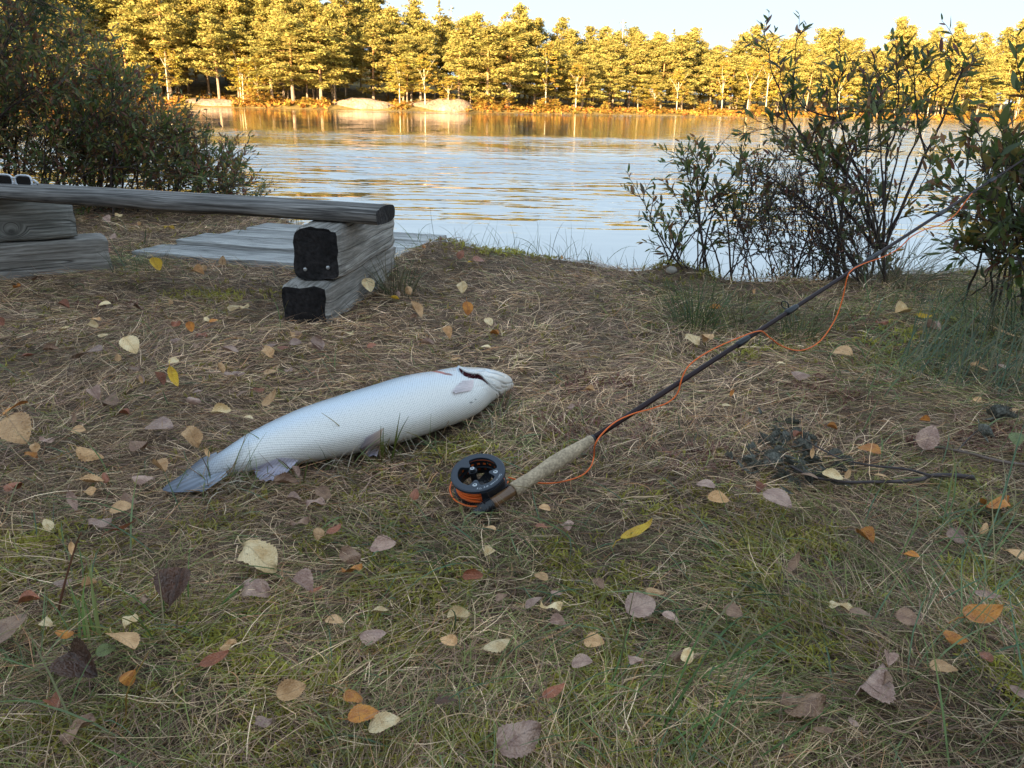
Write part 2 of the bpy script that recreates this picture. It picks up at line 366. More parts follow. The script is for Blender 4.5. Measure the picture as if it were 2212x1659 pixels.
def tree_meshes(kind, seed):
    rs = np.random.default_rng(seed)
    H = 14.0
    t = MB(); cent = []; rr = []; cc = []
    bend = rs.normal(0, .35, 2)
    def ax(z): q = z / H; return np.array([bend[0] * q * q, bend[1] * q * q, z])
    zs = np.linspace(-.6, H * .97, 9)
    if kind == 'pine':
        tc = [np.array([.20, .15, .11]) * (1 - sst(.25, .55, z / H)) + np.array([.42, .20, .08]) * sst(.25, .55, z / H) for z in zs]
        t.tube([ax(z) for z in zs], .19 * (1 - .85 * np.clip(zs / H, 0, 1)), 7, tc)
        base = rs.uniform(.10, .34); nb = 40
        for i in range(nb):
            q = base + (1 - base) * ((i + rs.random()) / nb) ** .85
            z = q * H; an = i * 2.4 + rs.normal(0, .5)
            w = min(1, (1 - q) * 2.2 + .16) * (.6 + .6 * rs.random()) * (.55 + .45 * sst(.05, .45, q))
            L = 3.1 * w; up = .05 + .45 * (q - .4)
            dr = np.array([math.cos(an), math.sin(an), up + rs.normal(0, .12)])
            p0 = ax(z); p1 = p0 + dr * L
            t.tube([p0, (p0 + p1) / 2 + [0, 0, -.1], p1], [.05 * (1.2 - q), .035 * (1.2 - q), .012], 3, (.33, .18, .09), False)
            for k in range(int(4 + 5 * w)):
                f = rs.uniform(.4, 1.08)
                cent.append(p0 + dr * L * f + rs.normal(0, .28, 3) * [1, 1, .5]); rr.append(rs.uniform(.48, .9))
                cc.append(np.array([.27, .25, .07]) * rs.uniform(.7, 1.35) * [1 + .25 * rs.random(), 1, 1])
        for k in range(9):
            q = 1 - k * .022; cent.append(ax(q * H) + rs.normal(0, .18, 3)); rr.append(.2 + .045 * k); cc.append(np.array([.30, .25, .065]))
        n, size, flat = 24, .32, .55
    elif kind == 'spruce':
        t.tube([ax(z) for z in zs], .17 * (1 - .93 * np.clip(zs / H, 0, 1)), 6, (.17, .12, .08))
        nb = 52
        for i in range(nb):
            q = .06 + .93 * i / nb; z = q * H; an = i * 2.4 + rs.normal(0, .3)
            L = 2.35 * (1 - q) ** .8 * (.75 + .4 * rs.random()) + .12
            dr = np.array([math.cos(an), math.sin(an), -.2 + .3 * q])
            for k in range(max(2, int(5 * (1 - q) + 1))):
                f = (k + .8) / max(2, int(5 * (1 - q) + 1))
                cent.append(ax(z) + dr * L * f + rs.normal(0, .1, 3)); rr.append(.2 + .3 * (1 - q)); cc.append(np.array([.23, .2, .055]) * rs.uniform(.75, 1.3))
        n, size, flat = 12, .3, .45
    elif kind == 'birch':
        forks = 3
        t.tube([ax(z) for z in zs[:7]], .095 * (1 - .5 * np.clip(zs[:7] / H, 0, 1)), 6, (.42, .36, .27))
        for i in range(forks):
            an = i * 2.1 + rs.random(); p0 = ax(H * rs.uniform(.35, .6)); d = np.array([math.cos(an) * .33, math.sin(an) * .33, 1])
            p1 = p0 + d * H * rs.uniform(.26, .38); t.tube([p0, (p0 + p1) / 2 + rs.normal(0, .15, 3), p1], [.05, .035, .012], 4, (.4, .34, .25), False)
        for i in range(85):
            q = rs.uniform(.28, 1.0); an = rs.random() * 6.28
            R = 2.3 * math.sin(math.pi * min(1, (q - .2) / .82) ** .8) ** .7 * rs.uniform(.25, 1)
            cent.append(ax(q * H) + np.array([math.cos(an) * R, math.sin(an) * R, 0])); rr.append(rs.uniform(.3, .62))
            cc.append(np.array([.38, .28, .05]) * rs.uniform(.7, 1.2) * [1, rs.uniform(.75, 1.15), 1])
        n, size, flat = 15, .3, .8
    elif kind == 'dead':
        t.tube([ax(z) for z in zs], .17 * (1 - .8 * np.clip(zs / H, 0, 1)), 6, (.5, .42, .34))
        for i in range(26):
            q = rs.uniform(.3, .97); an = rs.random() * 6.28; p0 = ax(q * H); L = 1.9 * (1.15 - q)
            p1 = p0 + np.array([math.cos(an), math.sin(an), rs.uniform(-.1, .5)]) * L
            t.tube([p0, (p0 + p1) / 2 + rs.normal(0, .1, 3), p1], [.04, .03, .01], 3, (.45, .38, .3), False)
            if q > .6: cent.append(p1); rr.append(.25); cc.append(np.array([.17, .16, .06]))
        n, size, flat = 7, .26, .6
    elif kind == 'bush':
        t.tube([ax(z) for z in (-.6, .5, 2)], [.1, .08, .05], 5, (.25, .17, .1))
        for i in range(34):
            an = rs.random() * 6.28; q = rs.random() ** .8; R = 4.6 * math.sqrt(max(0, 1 - (q * .97) ** 2)) * rs.uniform(.35, 1)
            cent.append(np.array([math.cos(an) * R, math.sin(an) * R, .6 + q * 12])); rr.append(rs.uniform(1.1, 1.9))
            cc.append(np.array([.33, .22, .045]) * rs.uniform(.6, 1.2) * [rs.uniform(.8, 1.25), rs.uniform(.8, 1.1), 1])
        n, size, flat = 16, .9, .8
    V, Fc, C = leafcloud(np.array(cent), np.array(rr), n, size, np.array(cc), flat, rs)
    return t.data('trunk_' + kind, M_trunk), mesh('crown_' + kind, V, Fc, M_needles, C)

TREES = {k: [tree_meshes(k, 100 + 17 * i + sum(map(ord, k))) for i in range(n)] for k, n in (('pine', 6), ('spruce', 2), ('birch', 4), ('dead', 2), ('bush', 3))}
tree_list = []
def put_tree(kind, u, D, H, row, wide=1.0, flip=False):
    x = D * .9406 * (u * K - 512) / F
    tree_list.append((kind, u, x, D, H, row, wide))
def horizon(u): return 106.5 + (u * K - 512) * math.tan(ROLL)
def dist(u): return float(np.interp(u * K, SU, SD))
def height_for(u, D, top):              # tree height so that its top reaches picture row `top` (1024-wide rows)
    x = D * .9406 * (u * K - 512) / F
    return (horizon(u) - top) * D * .9406 / F + .6 - float(farz(x, D))
# tallest trees, from the skyline: (column in 2212, top row in 1024, kind)
SKY = [(60, -40, 'pine'), (125, -32, 'pine'), (190, -30, 'pine'), (255, -26, 'pine'), (300, -22, 'pine'), (355, -24, 'pine'), (415, -16, 'pine'), (440, -18, 'pine'),
       (500, -15, 'pine'), (560, -12, 'pine'), (610, -8, 'pine'), (660, -4, 'pine'), (705, 1, 'birch'), (735, 0, 'pine'), (768, 4, 'pine'), (806, 0, 'pine'), (842, 18, 'pine'),
       (884, 13, 'pine'), (942, 9, 'spruce'), (960, 13, 'dead'), (997, 26, 'pine'), (1026, 23, 'pine'), (1075, 20, 'birch'), (1108, 16, 'pine'), (1150, 28, 'pine'), (1192, 28, 'pine'), (1222, 38, 'pine'),
       (1252, 35, 'pine'), (1281, 35, 'pine'), (1322, 26, 'dead'), (1361, 41, 'pine'), (1400, 40, 'pine'), (1432, 35, 'spruce'), (1467, 37, 'pine'), (1492, 48, 'pine'), (1515, 56, 'pine'),
       (1535, 52, 'pine'), (1571, 41, 'pine'), (1602, 35, 'pine'), (1640, 42, 'pine'), (1690, 40, 'pine'), (1740, 38, 'pine'), (1775, 37, 'pine'), (1815, 46, 'pine'), (1857, 50, 'spruce'),
       (1897, 28, 'pine'), (1925, 35, 'pine'), (1975, 37, 'pine'), (2026, 33, 'pine'), (2080, 42, 'pine'), (2120, 34, 'spruce'), (2168, 29, 'pine'), (2196, 39, 'pine'), (2250, 36, 'pine'), (2310, 32, 'pine'), (2380, 36, 'pine'),
       (-10, -44, 'pine'), (-80, -46, 'pine'), (-150, -46, 'pine')]
skx = np.array(sorted((s[0], s[1]) for s in SKY), float)
def sky_top(u): return float(np.interp(u, skx[:, 0], skx[:, 1]))
rt = random.Random(5)
for u, top, kind in SKY:
    D = dist(u) + rt.uniform(14, 24)
    put_tree(kind, u, D, height_for(u, D, top), 'back', rt.uniform(.85, 1.1) if kind != 'spruce' else .9)
GAPS = [(1488, 1560), (2115, 2172)]      # dark gaps in the front of the wood
for row, off, step, lo, hi in (('middle', 22, 38, .72, .95), ('middle', 15, 40, .78, .97), ('middle', 9, 46, .6, .92), ('front', 4.5, 52, .45, .85), ('front', 7, 44, .28, .6)):
    u = -170.0
    while u < 2400:
        u += step * rt.uniform(.6, 1.4)
        if row == 'front' and any(a < u < b for a, b in GAPS): continue
        if row == 'front' and (395 < u < 480 or 715 < u < 830 or 885 < u < 985) and rt.random() < .75: continue
        D = dist(u) + off + rt.uniform(-2, 2)
        full = height_for(u, D, sky_top(u))
        kind = 'pine' if rt.random() < (.86 if row == 'middle' else .80) else ('birch' if rt.random() < .9 else 'spruce')
        h = full * rt.uniform(lo, hi) * (.62 if kind == 'birch' else 1)
        put_tree(kind, u, D, h, row, rt.uniform(.95, 1.3))
# yellow birches and rounded shrubs seen at the water's edge
for u, h, kind in [(350, 6.5, 'birch'), (512, 4.5, 'birch'), (165, 5, 'birch'), (290, 4.5, 'birch'), (850, 5.6, 'birch'), (905, 6.0, 'birch'), (1165, 8.5, 'birch'),
                   (1545, 7.5, 'birch'), (1448, 6.0, 'birch'), (1600, 8, 'birch'), (1640, 9, 'birch'), (1230, 6, 'birch'), (1795, 7, 'birch'), (1990, 7, 'birch'), (2180, 6, 'birch'), (955, 3.6, 'birch')]:
    put_tree(kind, u, dist(u) + 2.2, h, 'shore', 1.25)
for u, h in [(1040, 9.5), (1085, 10), (620, 9), (680, 8.5), (575, 7), (2060, 12), (2095, 10), (1880, 9)]:   # low-branched bushy pines at the water
    put_tree('pine', u, dist(u) + 2.5, h, 'shore', 1.5)
for i in range(64):
    u = rt.uniform(-120, 2330)
    if 385 < u < 500 or 712 < u < 830 or 880 < u < 1005: continue
    put_tree('bush', u, dist(u) + rt.uniform(.8, 2.6), rt.uniform(.7, 2.1), 'shore', rt.uniform(1.2, 2.0))
ZONES = [(-999, 300, 'behind the left bush'), (300, 390, 'left of the leftmost rock'), (390, 530, 'above the leftmost rock'), (530, 710, 'between leftmost and middle rocks'),
         (710, 835, 'above the middle rock'), (835, 1005, 'above the rightmost rock'), (1005, 1150, 'right of the rocks'), (1150, 1330, 'along the middle far shore'),
         (1330, 1490, 'left of the dark gap'), (1490, 1640, 'around the dark gap'), (1640, 1860, 'behind right bush left half'), (1860, 2100, 'behind right bush right half'), (2100, 9999, 'at the far right')]
LOOK = {'pine': ('pine_tree', 'sunlit pine', 'pine', 'pine trees of the wood across the lake'), 'spruce': ('spruce_tree', 'narrow pointed spruce', 'spruce', 'spruces of the wood across the lake'),
        'birch': ('birch_tree', 'yellow birch', 'birch', 'yellow birches across the lake'), 'dead': ('bare_pine', 'thin half bare pine', 'pine', 'half bare pines across the lake'),
        'bush': ('shore_shrub', 'low golden shrub', 'shrub', 'golden shrubs along the far shore')}
ROWS = {'back': 'skyline row', 'middle': 'middle rows', 'front': 'front row', 'shore': 'waterside row'}
ORD = ['first', 'second', 'third', 'fourth', 'fifth', 'sixth', 'seventh', 'eighth', 'ninth', 'tenth', 'eleventh', 'twelfth', 'thirteenth', 'fourteenth', 'fifteenth', 'sixteenth', 'seventeenth', 'eighteenth', 'nineteenth', 'twentieth'] + ['%dth' % k for k in range(21, 31)]
groups = {}
for t in tree_list:
    z = next(i for i, q in enumerate(ZONES) if q[0] <= t[1] < q[1]); groups.setdefault((t[0], t[5], z), []).append(t)
for (kind, row, z), ts in groups.items():
    ts.sort(key=lambda t: t[1])
    nm, look, cat, grp = LOOK[kind]
    for i, (k_, u, x, D, H, row_, wide) in enumerate(ts):
        o = empty(nm, (x, D, float(farz(x, D)) - .05))
        o.rotation_euler = (rt.uniform(-.03, .03), rt.uniform(-.04, .04), rt.uniform(0, 6.28))
        s = H / 14.0; w = max(s, .25) * wide if kind != 'bush' else s * wide
        if kind == 'bush': w = s * wide * 1.3
        else: w = (s * .55 + .42) * wide
        o.scale = (w, w, s)
        which = '' if len(ts) == 1 else ', ' + ORD[i] + ' from left'
        tag(o, f'{look} {ZONES[z][2]}, {ROWS[row]}{which}', cat, grp)
        tm, cm = TREES[kind][rt.randrange(len(TREES[kind]))]
        link('trunk', tm, o); link('crown', cm, o)
print('pine crown', [round(min(v.co.z for v in c.vertices), 2) for t, c in TREES['pine']])
# undergrowth of the far shore
nU = 5200
xs = rng.uniform(-105, 130, nU); ys = shore_y(xs) + rng.gamma(2., 1.6, nU) + .2
cen = np.stack([xs, ys, farz(xs, ys) + .15], 1)
cc = np.array([.36, .22, .045]) * rng.uniform(.5, 1.15, (nU, 1)) * np.stack([rng.uniform(.8, 1.3, nU), rng.uniform(.7, 1.15, nU), np.ones(nU)], 1)
pu = proj(cen)[:, 0]; ok = ~(((pu > 395) & (pu < 495)) | ((pu > 715) & (pu < 825)) | ((pu > 885) & (pu < 1000))) | (ys > shore_y(xs) + 5)
V, Fc, C = leafcloud(cen[ok], rng.uniform(.25, .6, ok.sum()), 7, .38, cc[ok], .7)
tag(link('shore_undergrowth', mesh('shore_undergrowth', V, Fc, M_needles, C)), 'golden undergrowth along the far shore', kind='stuff')
# three bare rocks
def far_rock(u, w, h, label, seed):
    D = dist(u) + .75 * w + .5; x = D * .9406 * (u * K - 512) / F
    n = 46; th = np.linspace(0, 2 * math.pi, n, endpoint=False); V = []; rings = 14
    for j in range(rings):
        q = j / (rings - 1)
        for t in th:
            rr = math.cos(q * math.pi / 2) ** .55
            px, py = rr * math.cos(t) * w, rr * math.sin(t) * w * .75
            b = 1 + .35 * (float(fbm(px * .5 + seed, py * .5, seed)) - .5)
            V.append((px * b, py * b, h * math.sin(q * math.pi / 2) * (.75 + .5 * float(fbm(px * .45, py * .45 + seed, seed + 3))) - .25))
    Fc = [(j * n + i, j * n + (i + 1) % n, (j + 1) * n + (i + 1) % n, (j + 1) * n + i) for j in range(rings - 1) for i in range(n)] + [tuple((rings - 1) * n + i for i in range(n))]
    o = link('shore_rock', mesh('shore_rock', V, Fc, M_rock, smooth=True)); o.location = (x, D, WATER_Z)
    tag(o, label, 'rock', 'bare granite rocks on the far shore')
far_rock(452, 4.4, 1.15, 'pale domed rock on the far shore, leftmost of the three', 3)
far_rock(770, 4.2, 1.5, 'pale flat topped rock on the far shore, middle of the three', 8)
far_rock(942, 4.6, 1.6, 'pale flat topped rock on the far shore, rightmost of the three', 15)

# ------------------------------------------------------------------ jetty boards
def beam_obj(name, L, W, H, m, parent, loc, rotz, bev=.008, nx=14, warp=.004, seed=0, mats=None, endmat=False, taper_top=0.0, rough=.8):
    """a rough sawn timber from x=0..L, centred in y, z=0..H, with softened, uneven arrises"""
    b = bev; hw = W / 2; corner = []
    for cx, cy, a0 in ((hw - b, H - b, 0), (-hw + b, H - b, 90), (-hw + b, b, 180), (hw - b, b, 270)):
        corner.append([(cx + b * math.cos(rad(a0 + a)), cy + b * math.sin(rad(a0 + a))) for a in (0, 30, 60, 90)])
    prof = []
    for k in range(4):
        prof += corner[k]; a = np.array(corner[k][-1]); c = np.array(corner[(k + 1) % 4][0])
        prof += [tuple(a + (c - a) * t) for t in (.2, .4, .6, .8)]
    if taper_top: prof = [(y * (1 - taper_top * sst(H * .55, H, z)), z) for y, z in prof]
    n = len(prof); V = []
    xs_ = np.concatenate([[0, .006, .02, .045], np.linspace(.09, L - .09, nx), [L - .045, L - .02, L - .006, L]]); nx = len(xs_) - 1
    for i, x in enumerate(xs_):
        wz = warp * (float(vn(x * 5, seed, 4)) - .5) * 2; e = max(0, 1 - min(x, L - x) / .05)
        for j, (y, z) in enumerate(prof):
            q = (float(vn(x * 14, j * .55 + seed * 7, 6)) - .5) * (.004 + .010 * e * rough) + (float(vn(x * 60, j * 1.9 + seed, 8)) - .5) * (.0015 + .006 * e * rough)
            cy, cz = y, z - H / 2; l = math.hypot(cy, cz) + 1e-6; q -= .006 * e * e * rough
            V.append((x + ((float(vn(j * 1.3, seed, 9)) - .5) * .008 * rough if i in (0, nx) else 0), y + cy / l * q + wz * .4, z + cz / l * q + wz))
    Fc = [(i * n + j, (i + 1) * n + j, (i + 1) * n + (j + 1) % n, i * n + (j + 1) % n) for i in range(nx) for j in range(n)]
    Fc = [f[::-1] for f in Fc]
    Fc += [tuple(range(n))[::-1][::-1], tuple(nx * n + j for j in range(n))[::-1]]
    d = mesh(name, V, Fc, mats=mats or [m])
    if endmat: d.polygons[len(d.polygons) - 2].material_index = 1; d.polygons[len(d.polygons) - 1].material_index = 1
    o = link(name, d, parent); o.location = loc; o.rotation_euler = (0, 0, rotz)
    bm = bmesh.new(); bm.from_mesh(d); bmesh.ops.recalc_face_normals(bm, faces=bm.faces); bm.to_mesh(d); bm.free()
    return o
jet = empty('boardwalk', (-1.55, 3.06, .0))
tag(jet, 'low walkway of wide grey boards lying on the grass behind the bench', 'boardwalk')
jd = math.atan2(-.25, .95); dirv = np.array([math.cos(jd), math.sin(jd)]); nrm = np.array([-math.sin(jd), math.cos(jd)])
edge = np.array([.34, .65]); edge /= np.linalg.norm(edge)
off = 0
for i, (w, zz, Lb) in enumerate(((.19, -.012, 1.16), (.2, .004, 1.08), (.17, .002, 1.0), (.18, .005, .92))):
    mid = off + w / 2; rgh = .3
    st = edge * (mid / (edge @ nrm))
    o = beam_obj('plank', Lb, w, .036, M_plank, jet, (st[0], st[1], zz), jd, .005, 16, .004, 31 + i, rough=.3)
    off += w + (.02 if i == 0 else .006)

# ------------------------------------------------------------------ log bench
bench = empty('log_bench', (-.55, 2.4, 0))
tag(bench, 'low bench of a weathered split log on stacked dark timbers', 'bench')
def bl(p): return (p[0] + .55, p[1] - 2.4, p[2])
sd = math.atan2(.99, .12)               # supports run away from the camera
def sup(xf, yf, right):
    lw, uw = .137, .142
    # xf,yf: front centre of lower block
    lo = beam_obj('base_timber', .72 if right else .95, lw, .135, M_beam, bench, bl((xf, yf, -.02)), sd, .012, 14, .004, 5 + right, [M_beam, M_end], True)
    ux, uy = (xf + .027, yf + .056) if right else (xf + .02, yf - .02)
    up = beam_obj('support_timber', .58 if right else .72, uw, .152, M_beam, bench, bl((ux, uy, .117)), sd, .022, 14, .004, 9 + right, [M_beam, M_end], True, .08)
    return lo, up
lo, up = sup(-.594, 2.125, 1)
for yy, zz in ((-.035, .038), (.033, .03)):
    nb = MB()
    for q, rr in ((0, .0055), (-.003, .005), (-.0042, .002)): pass
    nb.tube([(-.0005, yy, zz), (-.004, yy, zz), (-.0052, yy, zz)], [.0058, .0052, .002], 10, (1, 1, 1))
    nb.build('nail', mat('nail_zinc', (.55, .55, .54), .4, metal=.8), up)
ka = math.atan2(.6, .8); kn = np.array([-math.sin(ka), math.cos(ka)])
for nm, end, L_, W_, H_, z_, bv, mt in (('base_timber', (-1.495, 2.825), .95, .14, .137, -.02, .012, M_beam), ('support_timber', (-1.571, 2.771), .82, .145, .158, .118, .016, M_beam_knot)):
    st0 = np.array(end) - L_ * np.array([math.cos(ka), math.sin(ka)]) + kn * W_ / 2
    beam_obj(nm, L_, W_, H_, mt, bench, bl((st0[0], st0[1], z_)), ka, bv, 14, .004, 12 + int(z_ > 0), [mt, M_end], True)
# the seat: half-round log, flat top with rounded shoulders
ld = math.atan2(-.2, .98)
prof = []
for a in np.linspace(0, 360, 26, endpoint=False):
    c, s = math.cos(rad(a)), math.sin(rad(a))
    prof.append((.078 * np.sign(c) * abs(c) ** .62, .026 * np.sign(s) * abs(s) ** .72))
nx = 44; LL = 1.9; V = []
for i in range(nx + 1):
    x = -LL * i / nx
    for j, (y, z) in enumerate(prof):
        w = 1 + .05 * (float(vn(x * 5, j * .6, 3)) - .5)
        g = -.003 * (float(vn(x * 3, j * 2.1, 8)) > .72)
        V.append((x, y * w + .006 * (float(vn(x * 2.2, 1, 6)) - .5), z * w + g + .008 * (float(vn(x * 1.7, 2, 6)) - .5)))
n = len(prof)
Fc = [(i * n + j, i * n + (j + 1) % n, (i + 1) * n + (j + 1) % n, (i + 1) * n + j) for i in range(nx) for j in range(n)]
Fc += [tuple(range(n))[::-1], tuple(nx * n + j for j in range(n))]
sm = mesh('log_seat', V, Fc, mats=[M_log, M_end], midx=[0] * (nx * n) + [1, 1])
sm.polygons.foreach_set('use_smooth', np.array([True] * (nx * n) + [False, False]))
seat = link('log_seat', sm, bench)
LOGC = np.array([-.385, 2.31, .292]); seat.location = bl(LOGC); seat.rotation_euler = (0, rad(.5), ld)

# ------------------------------------------------------------------ sunglasses on the log
gl = empty('sunglasses', tuple(LOGC + np.array([math.cos(ld), math.sin(ld), 0]) * -1.262 + [0, -.01, .044]))
gl.rotation_euler = (0, 0, rad(-8))
tag(gl, 'white framed dark sunglasses lying on the left end of the log bench', 'sunglasses')
M_gf = mat('white_plastic', (.72, .74, .78), .25, spec=.5); M_gl = mat('dark_lens', (.008, .01, .012), .06, spec=.7)
for s in (-1, 1):
    pts = []
    for a in np.linspace(0, 360, 30, endpoint=False):
        c, q = math.cos(rad(a)), math.sin(rad(a))
        pts.append((s * .034 + .029 * np.sign(c) * abs(c) ** .6, -.004 * abs(c), .003 + .018 * np.sign(q) * abs(q) ** .7))
    P = np.array(pts)
    fb = MB(); fb.tube(np.vstack([P, P[:1]]), .0028, 6); fr = fb.build('frame', M_gf, gl, True)
    le = link('lens', mesh('lens', np.vstack([P * [1, 1, 1], P + [0, .0015, 0]]), [tuple(range(30)), tuple(range(59, 29, -1))], M_gl), gl)
    tb = MB(); tb.tube([(s * .066, 0, .008), (s * .07, .012, -.004), (s * .05, .035, -.012), (-s * .04, .03, -.0155)], [.0034, .004, .0035, .0028], 6)
    tb.build('temple', M_gf, gl, True)
bb = MB(); bb.tube([(-.008, -.004, .01), (0, -.006, .013), (.008, -.004, .01)], .0026, 6); bb.build('bridge', M_gf, gl, True)
bb = MB(); bb.tube([(-.066, -.002, -.016), (0, -.012, -.0175), (.066, -.002, -.013)], [.003, .0045, .003], 6); bb.build('lower_rim', M_gf, gl, True)

# ------------------------------------------------------------------ the salmon
ST = np.array([(-0.5350,1.1060,0.0100,0.0050),(-0.5200,1.1160,0.0180,0.0090),(-0.5050,1.1260,0.0210,0.0130),(-0.4890,1.1365,0.0225,0.0160),(-0.4701,1.1545,0.0290,0.0210),(-0.4225,1.1925,0.0495,0.0315),(-0.3592,1.2347,0.0686,0.0410),(-0.2969,1.2767,0.0788,0.0460),
               (-0.2312,1.3279,0.0850,0.0490),(-0.1769,1.3820,0.0855,0.0500),(-0.1300,1.4330,0.0820,0.0470),(-0.0950,1.4920,0.0680,0.0420),(-0.0600,1.5400,0.0490,0.0340),(-0.0330,1.5720,0.0325,0.0260),(-0.0130,1.5930,0.0195,0.0180),(-0.0045,1.6020,0.0110,0.0110)])
def cr_interp(P, n):
    m = len(P); t = np.linspace(0, m - 1 - 1e-6, n); i = t.astype(int); f = (t - i)[:, None]
    Pm = np.vstack([2 * P[0] - P[1], P, 2 * P[-1] - P[-2]])
    a, b, c, d = Pm[i], Pm[i + 1], Pm[i + 2], Pm[i + 3]
    return .5 * ((2 * b) + (-a + c) * f + (2 * a - 5 * b + 4 * c - d) * f ** 2 + (-a + 3 * b - 3 * c + d) * f ** 3)
NS, NR = 330, 132
S = cr_interp(ST, NS)
tan = np.gradient(S[:, :2], axis=0); tan /= np.linalg.norm(tan, axis=1)[:, None]
nv = np.stack([-tan[:, 1], tan[:, 0]], 1)
th = np.linspace(0, 2 * math.pi, NR, endpoint=False)
ct, stt = np.cos(th), np.sin(th)
zc = S[:, 3] * .93 + .012
X = S[:, 0:1] + nv[:, 0:1] * S[:, 2:3] * ct; Y = S[:, 1:2] + nv[:, 1:2] * S[:, 2:3] * ct
# fuller belly towards the camera side, flatter flank
Z = zc[:, None] + S[:, 3:4] * np.sign(stt) * np.abs(stt) ** .92
FV = np.stack([X, Y, Z], -1)
arc = np.concatenate([[0], np.cumsum(np.linalg.norm(np.diff(S[:, :2], axis=0), axis=1))])
FUV = np.stack([np.repeat(arc[:, None], NR, 1), np.repeat((th / (2 * math.pi))[None], NS, 0) * np.repeat(S[:, 2:3] * 5.0, NR, 1)], -1).reshape(-1, 2)
FV = FV.reshape(-1, 3)
FP = proj(FV)
# face towards viewer: normals by finite difference on the grid
G = FV.reshape(NS, NR, 3)
nrm_f = np.cross(np.roll(G, -1, 1) - np.roll(G, 1, 1), np.gradient(G, axis=0)); nrm_f /= np.linalg.norm(nrm_f, axis=2)[..., None] + 1e-9
cenline = np.stack([S[:, 0], S[:, 1], zc], 1)[:, None]
nrm_f *= np.sign(((G - cenline) * nrm_f).sum(2))[..., None]
nrm_f = nrm_f.reshape(-1, 3)
front = ((CAM - FV) * nrm_f).sum(1) > 0
def seg_dist(P, poly):
    d = np.full(len(P), 1e9)
    for a, b in zip(poly[:-1], poly[1:]):
        a = np.array(a); b = np.array(b); ab = b - a
        t = np.clip(((P - a) @ ab) / (ab @ ab), 0, 1); d = np.minimum(d, np.linalg.norm(P - a - t[:, None] * ab, axis=1))
    return d
def inside(P, poly):
    x, y = P[:, 0], P[:, 1]; r = np.zeros(len(P), bool); n = len(poly)
    for i in range(n):
        x1, y1 = poly[i]; x2, y2 = poly[(i + 1) % n]
        r ^= ((y1 > y) != (y2 > y)) & (x < (x2 - x1) * (y - y1) / (y2 - y1 + 1e-12) + x1)
    return r
up_ = np.clip((Z.ravel() - zc.repeat(NR)) / S[:, 3].repeat(NR), -1, 1)
back = np.tile(ct, NS)                          # +1 = back edge (dorsal), -1 = belly edge
C = np.tile(np.array([.66, .73, .80]), (len(FV), 1))
cream = sst(.0, -.75, back)[:, None]
C = C * (1 - cream) + np.array([.84, .80, .74]) * cream
blue = sst(-.1, .6, back)[:, None] * sst(.66, .55, FUV[:, 0])[:, None]; C = C * (1 - blue) + np.array([.46, .55, .64]) * blue
dors = sst(.55, .98, back)[:, None]; C = C * (1 - .55 * dors) + np.array([.28, .33, .38]) * .55 * dors
tailf = sst(.13, .02, FUV[:, 0])[:, None]; C = C * (1 - tailf) + np.array([.20, .22, .26]) * tailf * (.75 + .5 * vn(FUV[:, 1] * 260, FUV[:, 0] * 12, 3))[:, None]
# scattered dark spots along the back
sp = (vn(FUV[:, 0] * 75, FUV[:, 1] * 75, 77) > .86) & (back > .35) & (FUV[:, 0] > .12) & (FUV[:, 0] < .6); C[sp] *= .6
gill = [zm('P', *p) for p in ((760, 190), (790, 206), (850, 245), (920, 272), (1000, 286), (1075, 288), (1130, 322), (1180, 372), (1235, 435), (1200, 415), (1140, 372), (1080, 352), (1010, 346), (940, 337), (870, 312), (810, 272), (775, 228))]
slit = [zm('P', *p) for p in ((1225, 425), (1300, 490), (1370, 545), (1430, 580), (1440, 640))]
folds = [[(1090, 250), (1180, 300), (1260, 330), (1330, 335)], [(1130, 300), (1230, 370), (1330, 420)], [(1200, 380), (1290, 440), (1370, 470)], [(1250, 420), (1330, 480), (1420, 510)], [(1310, 480), (1380, 520), (1460, 530)],
         [(1460, 420), (1540, 445), (1620, 430), (1680, 400)], [(860, 215), (960, 240), (1080, 225), (1180, 215)], [(1180, 190), (1260, 240), (1400, 270), (1520, 320)], [(1330, 335), (1400, 370), (1490, 410), (1560, 450)], [(1470, 480), (1510, 510), (1560, 500)]]
off = np.zeros(len(FV))
g = inside(FP, gill) & front
C[g] = [.07, .012, .016]; off[g] = -.012
dg = seg_dist(FP, gill + gill[:1]); lip = (dg < 3.2) & ~g & front & (FP[:, 1] < np.interp(FP[:, 0], [p[0] for p in gill[:9]], [p[1] for p in gill[:9]]) + 1)
off[lip] += .004
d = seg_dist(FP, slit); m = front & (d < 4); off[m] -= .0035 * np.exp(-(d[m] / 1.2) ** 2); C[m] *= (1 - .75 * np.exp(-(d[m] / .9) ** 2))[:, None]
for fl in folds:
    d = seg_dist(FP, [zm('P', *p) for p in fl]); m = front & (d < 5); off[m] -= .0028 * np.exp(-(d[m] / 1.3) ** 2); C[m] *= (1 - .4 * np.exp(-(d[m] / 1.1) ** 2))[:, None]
d = seg_dist(FP, [zm('P', *p) for p in ((310, 224), (400, 238), (480, 255), (540, 272), (625, 285))]); m = front & (d < 2.0); C[m] = [.40, .02, .03]
d = seg_dist(FP, [zm('P', *p) for p in ((530, 272), (625, 288))]); m = front & (d < 2.3); C[m] = [.16, .012, .015]
for q, r_ in (((962, 750), 2.2), ((1035, 695), .9), ((770, 845), .8), ((675, 210), .9)):
    d = np.linalg.norm(FP - np.array(zm('P', *q)), axis=1); m = front & (d < r_); C[m] *= .2
ang = [zm('P', *p) for p in ((1000, 515), (1100, 480), (1200, 470))]; d = seg_dist(FP, ang); m = front & (d < 6); off[m] -= .001 * np.exp(-(d[m] / 2) ** 2)
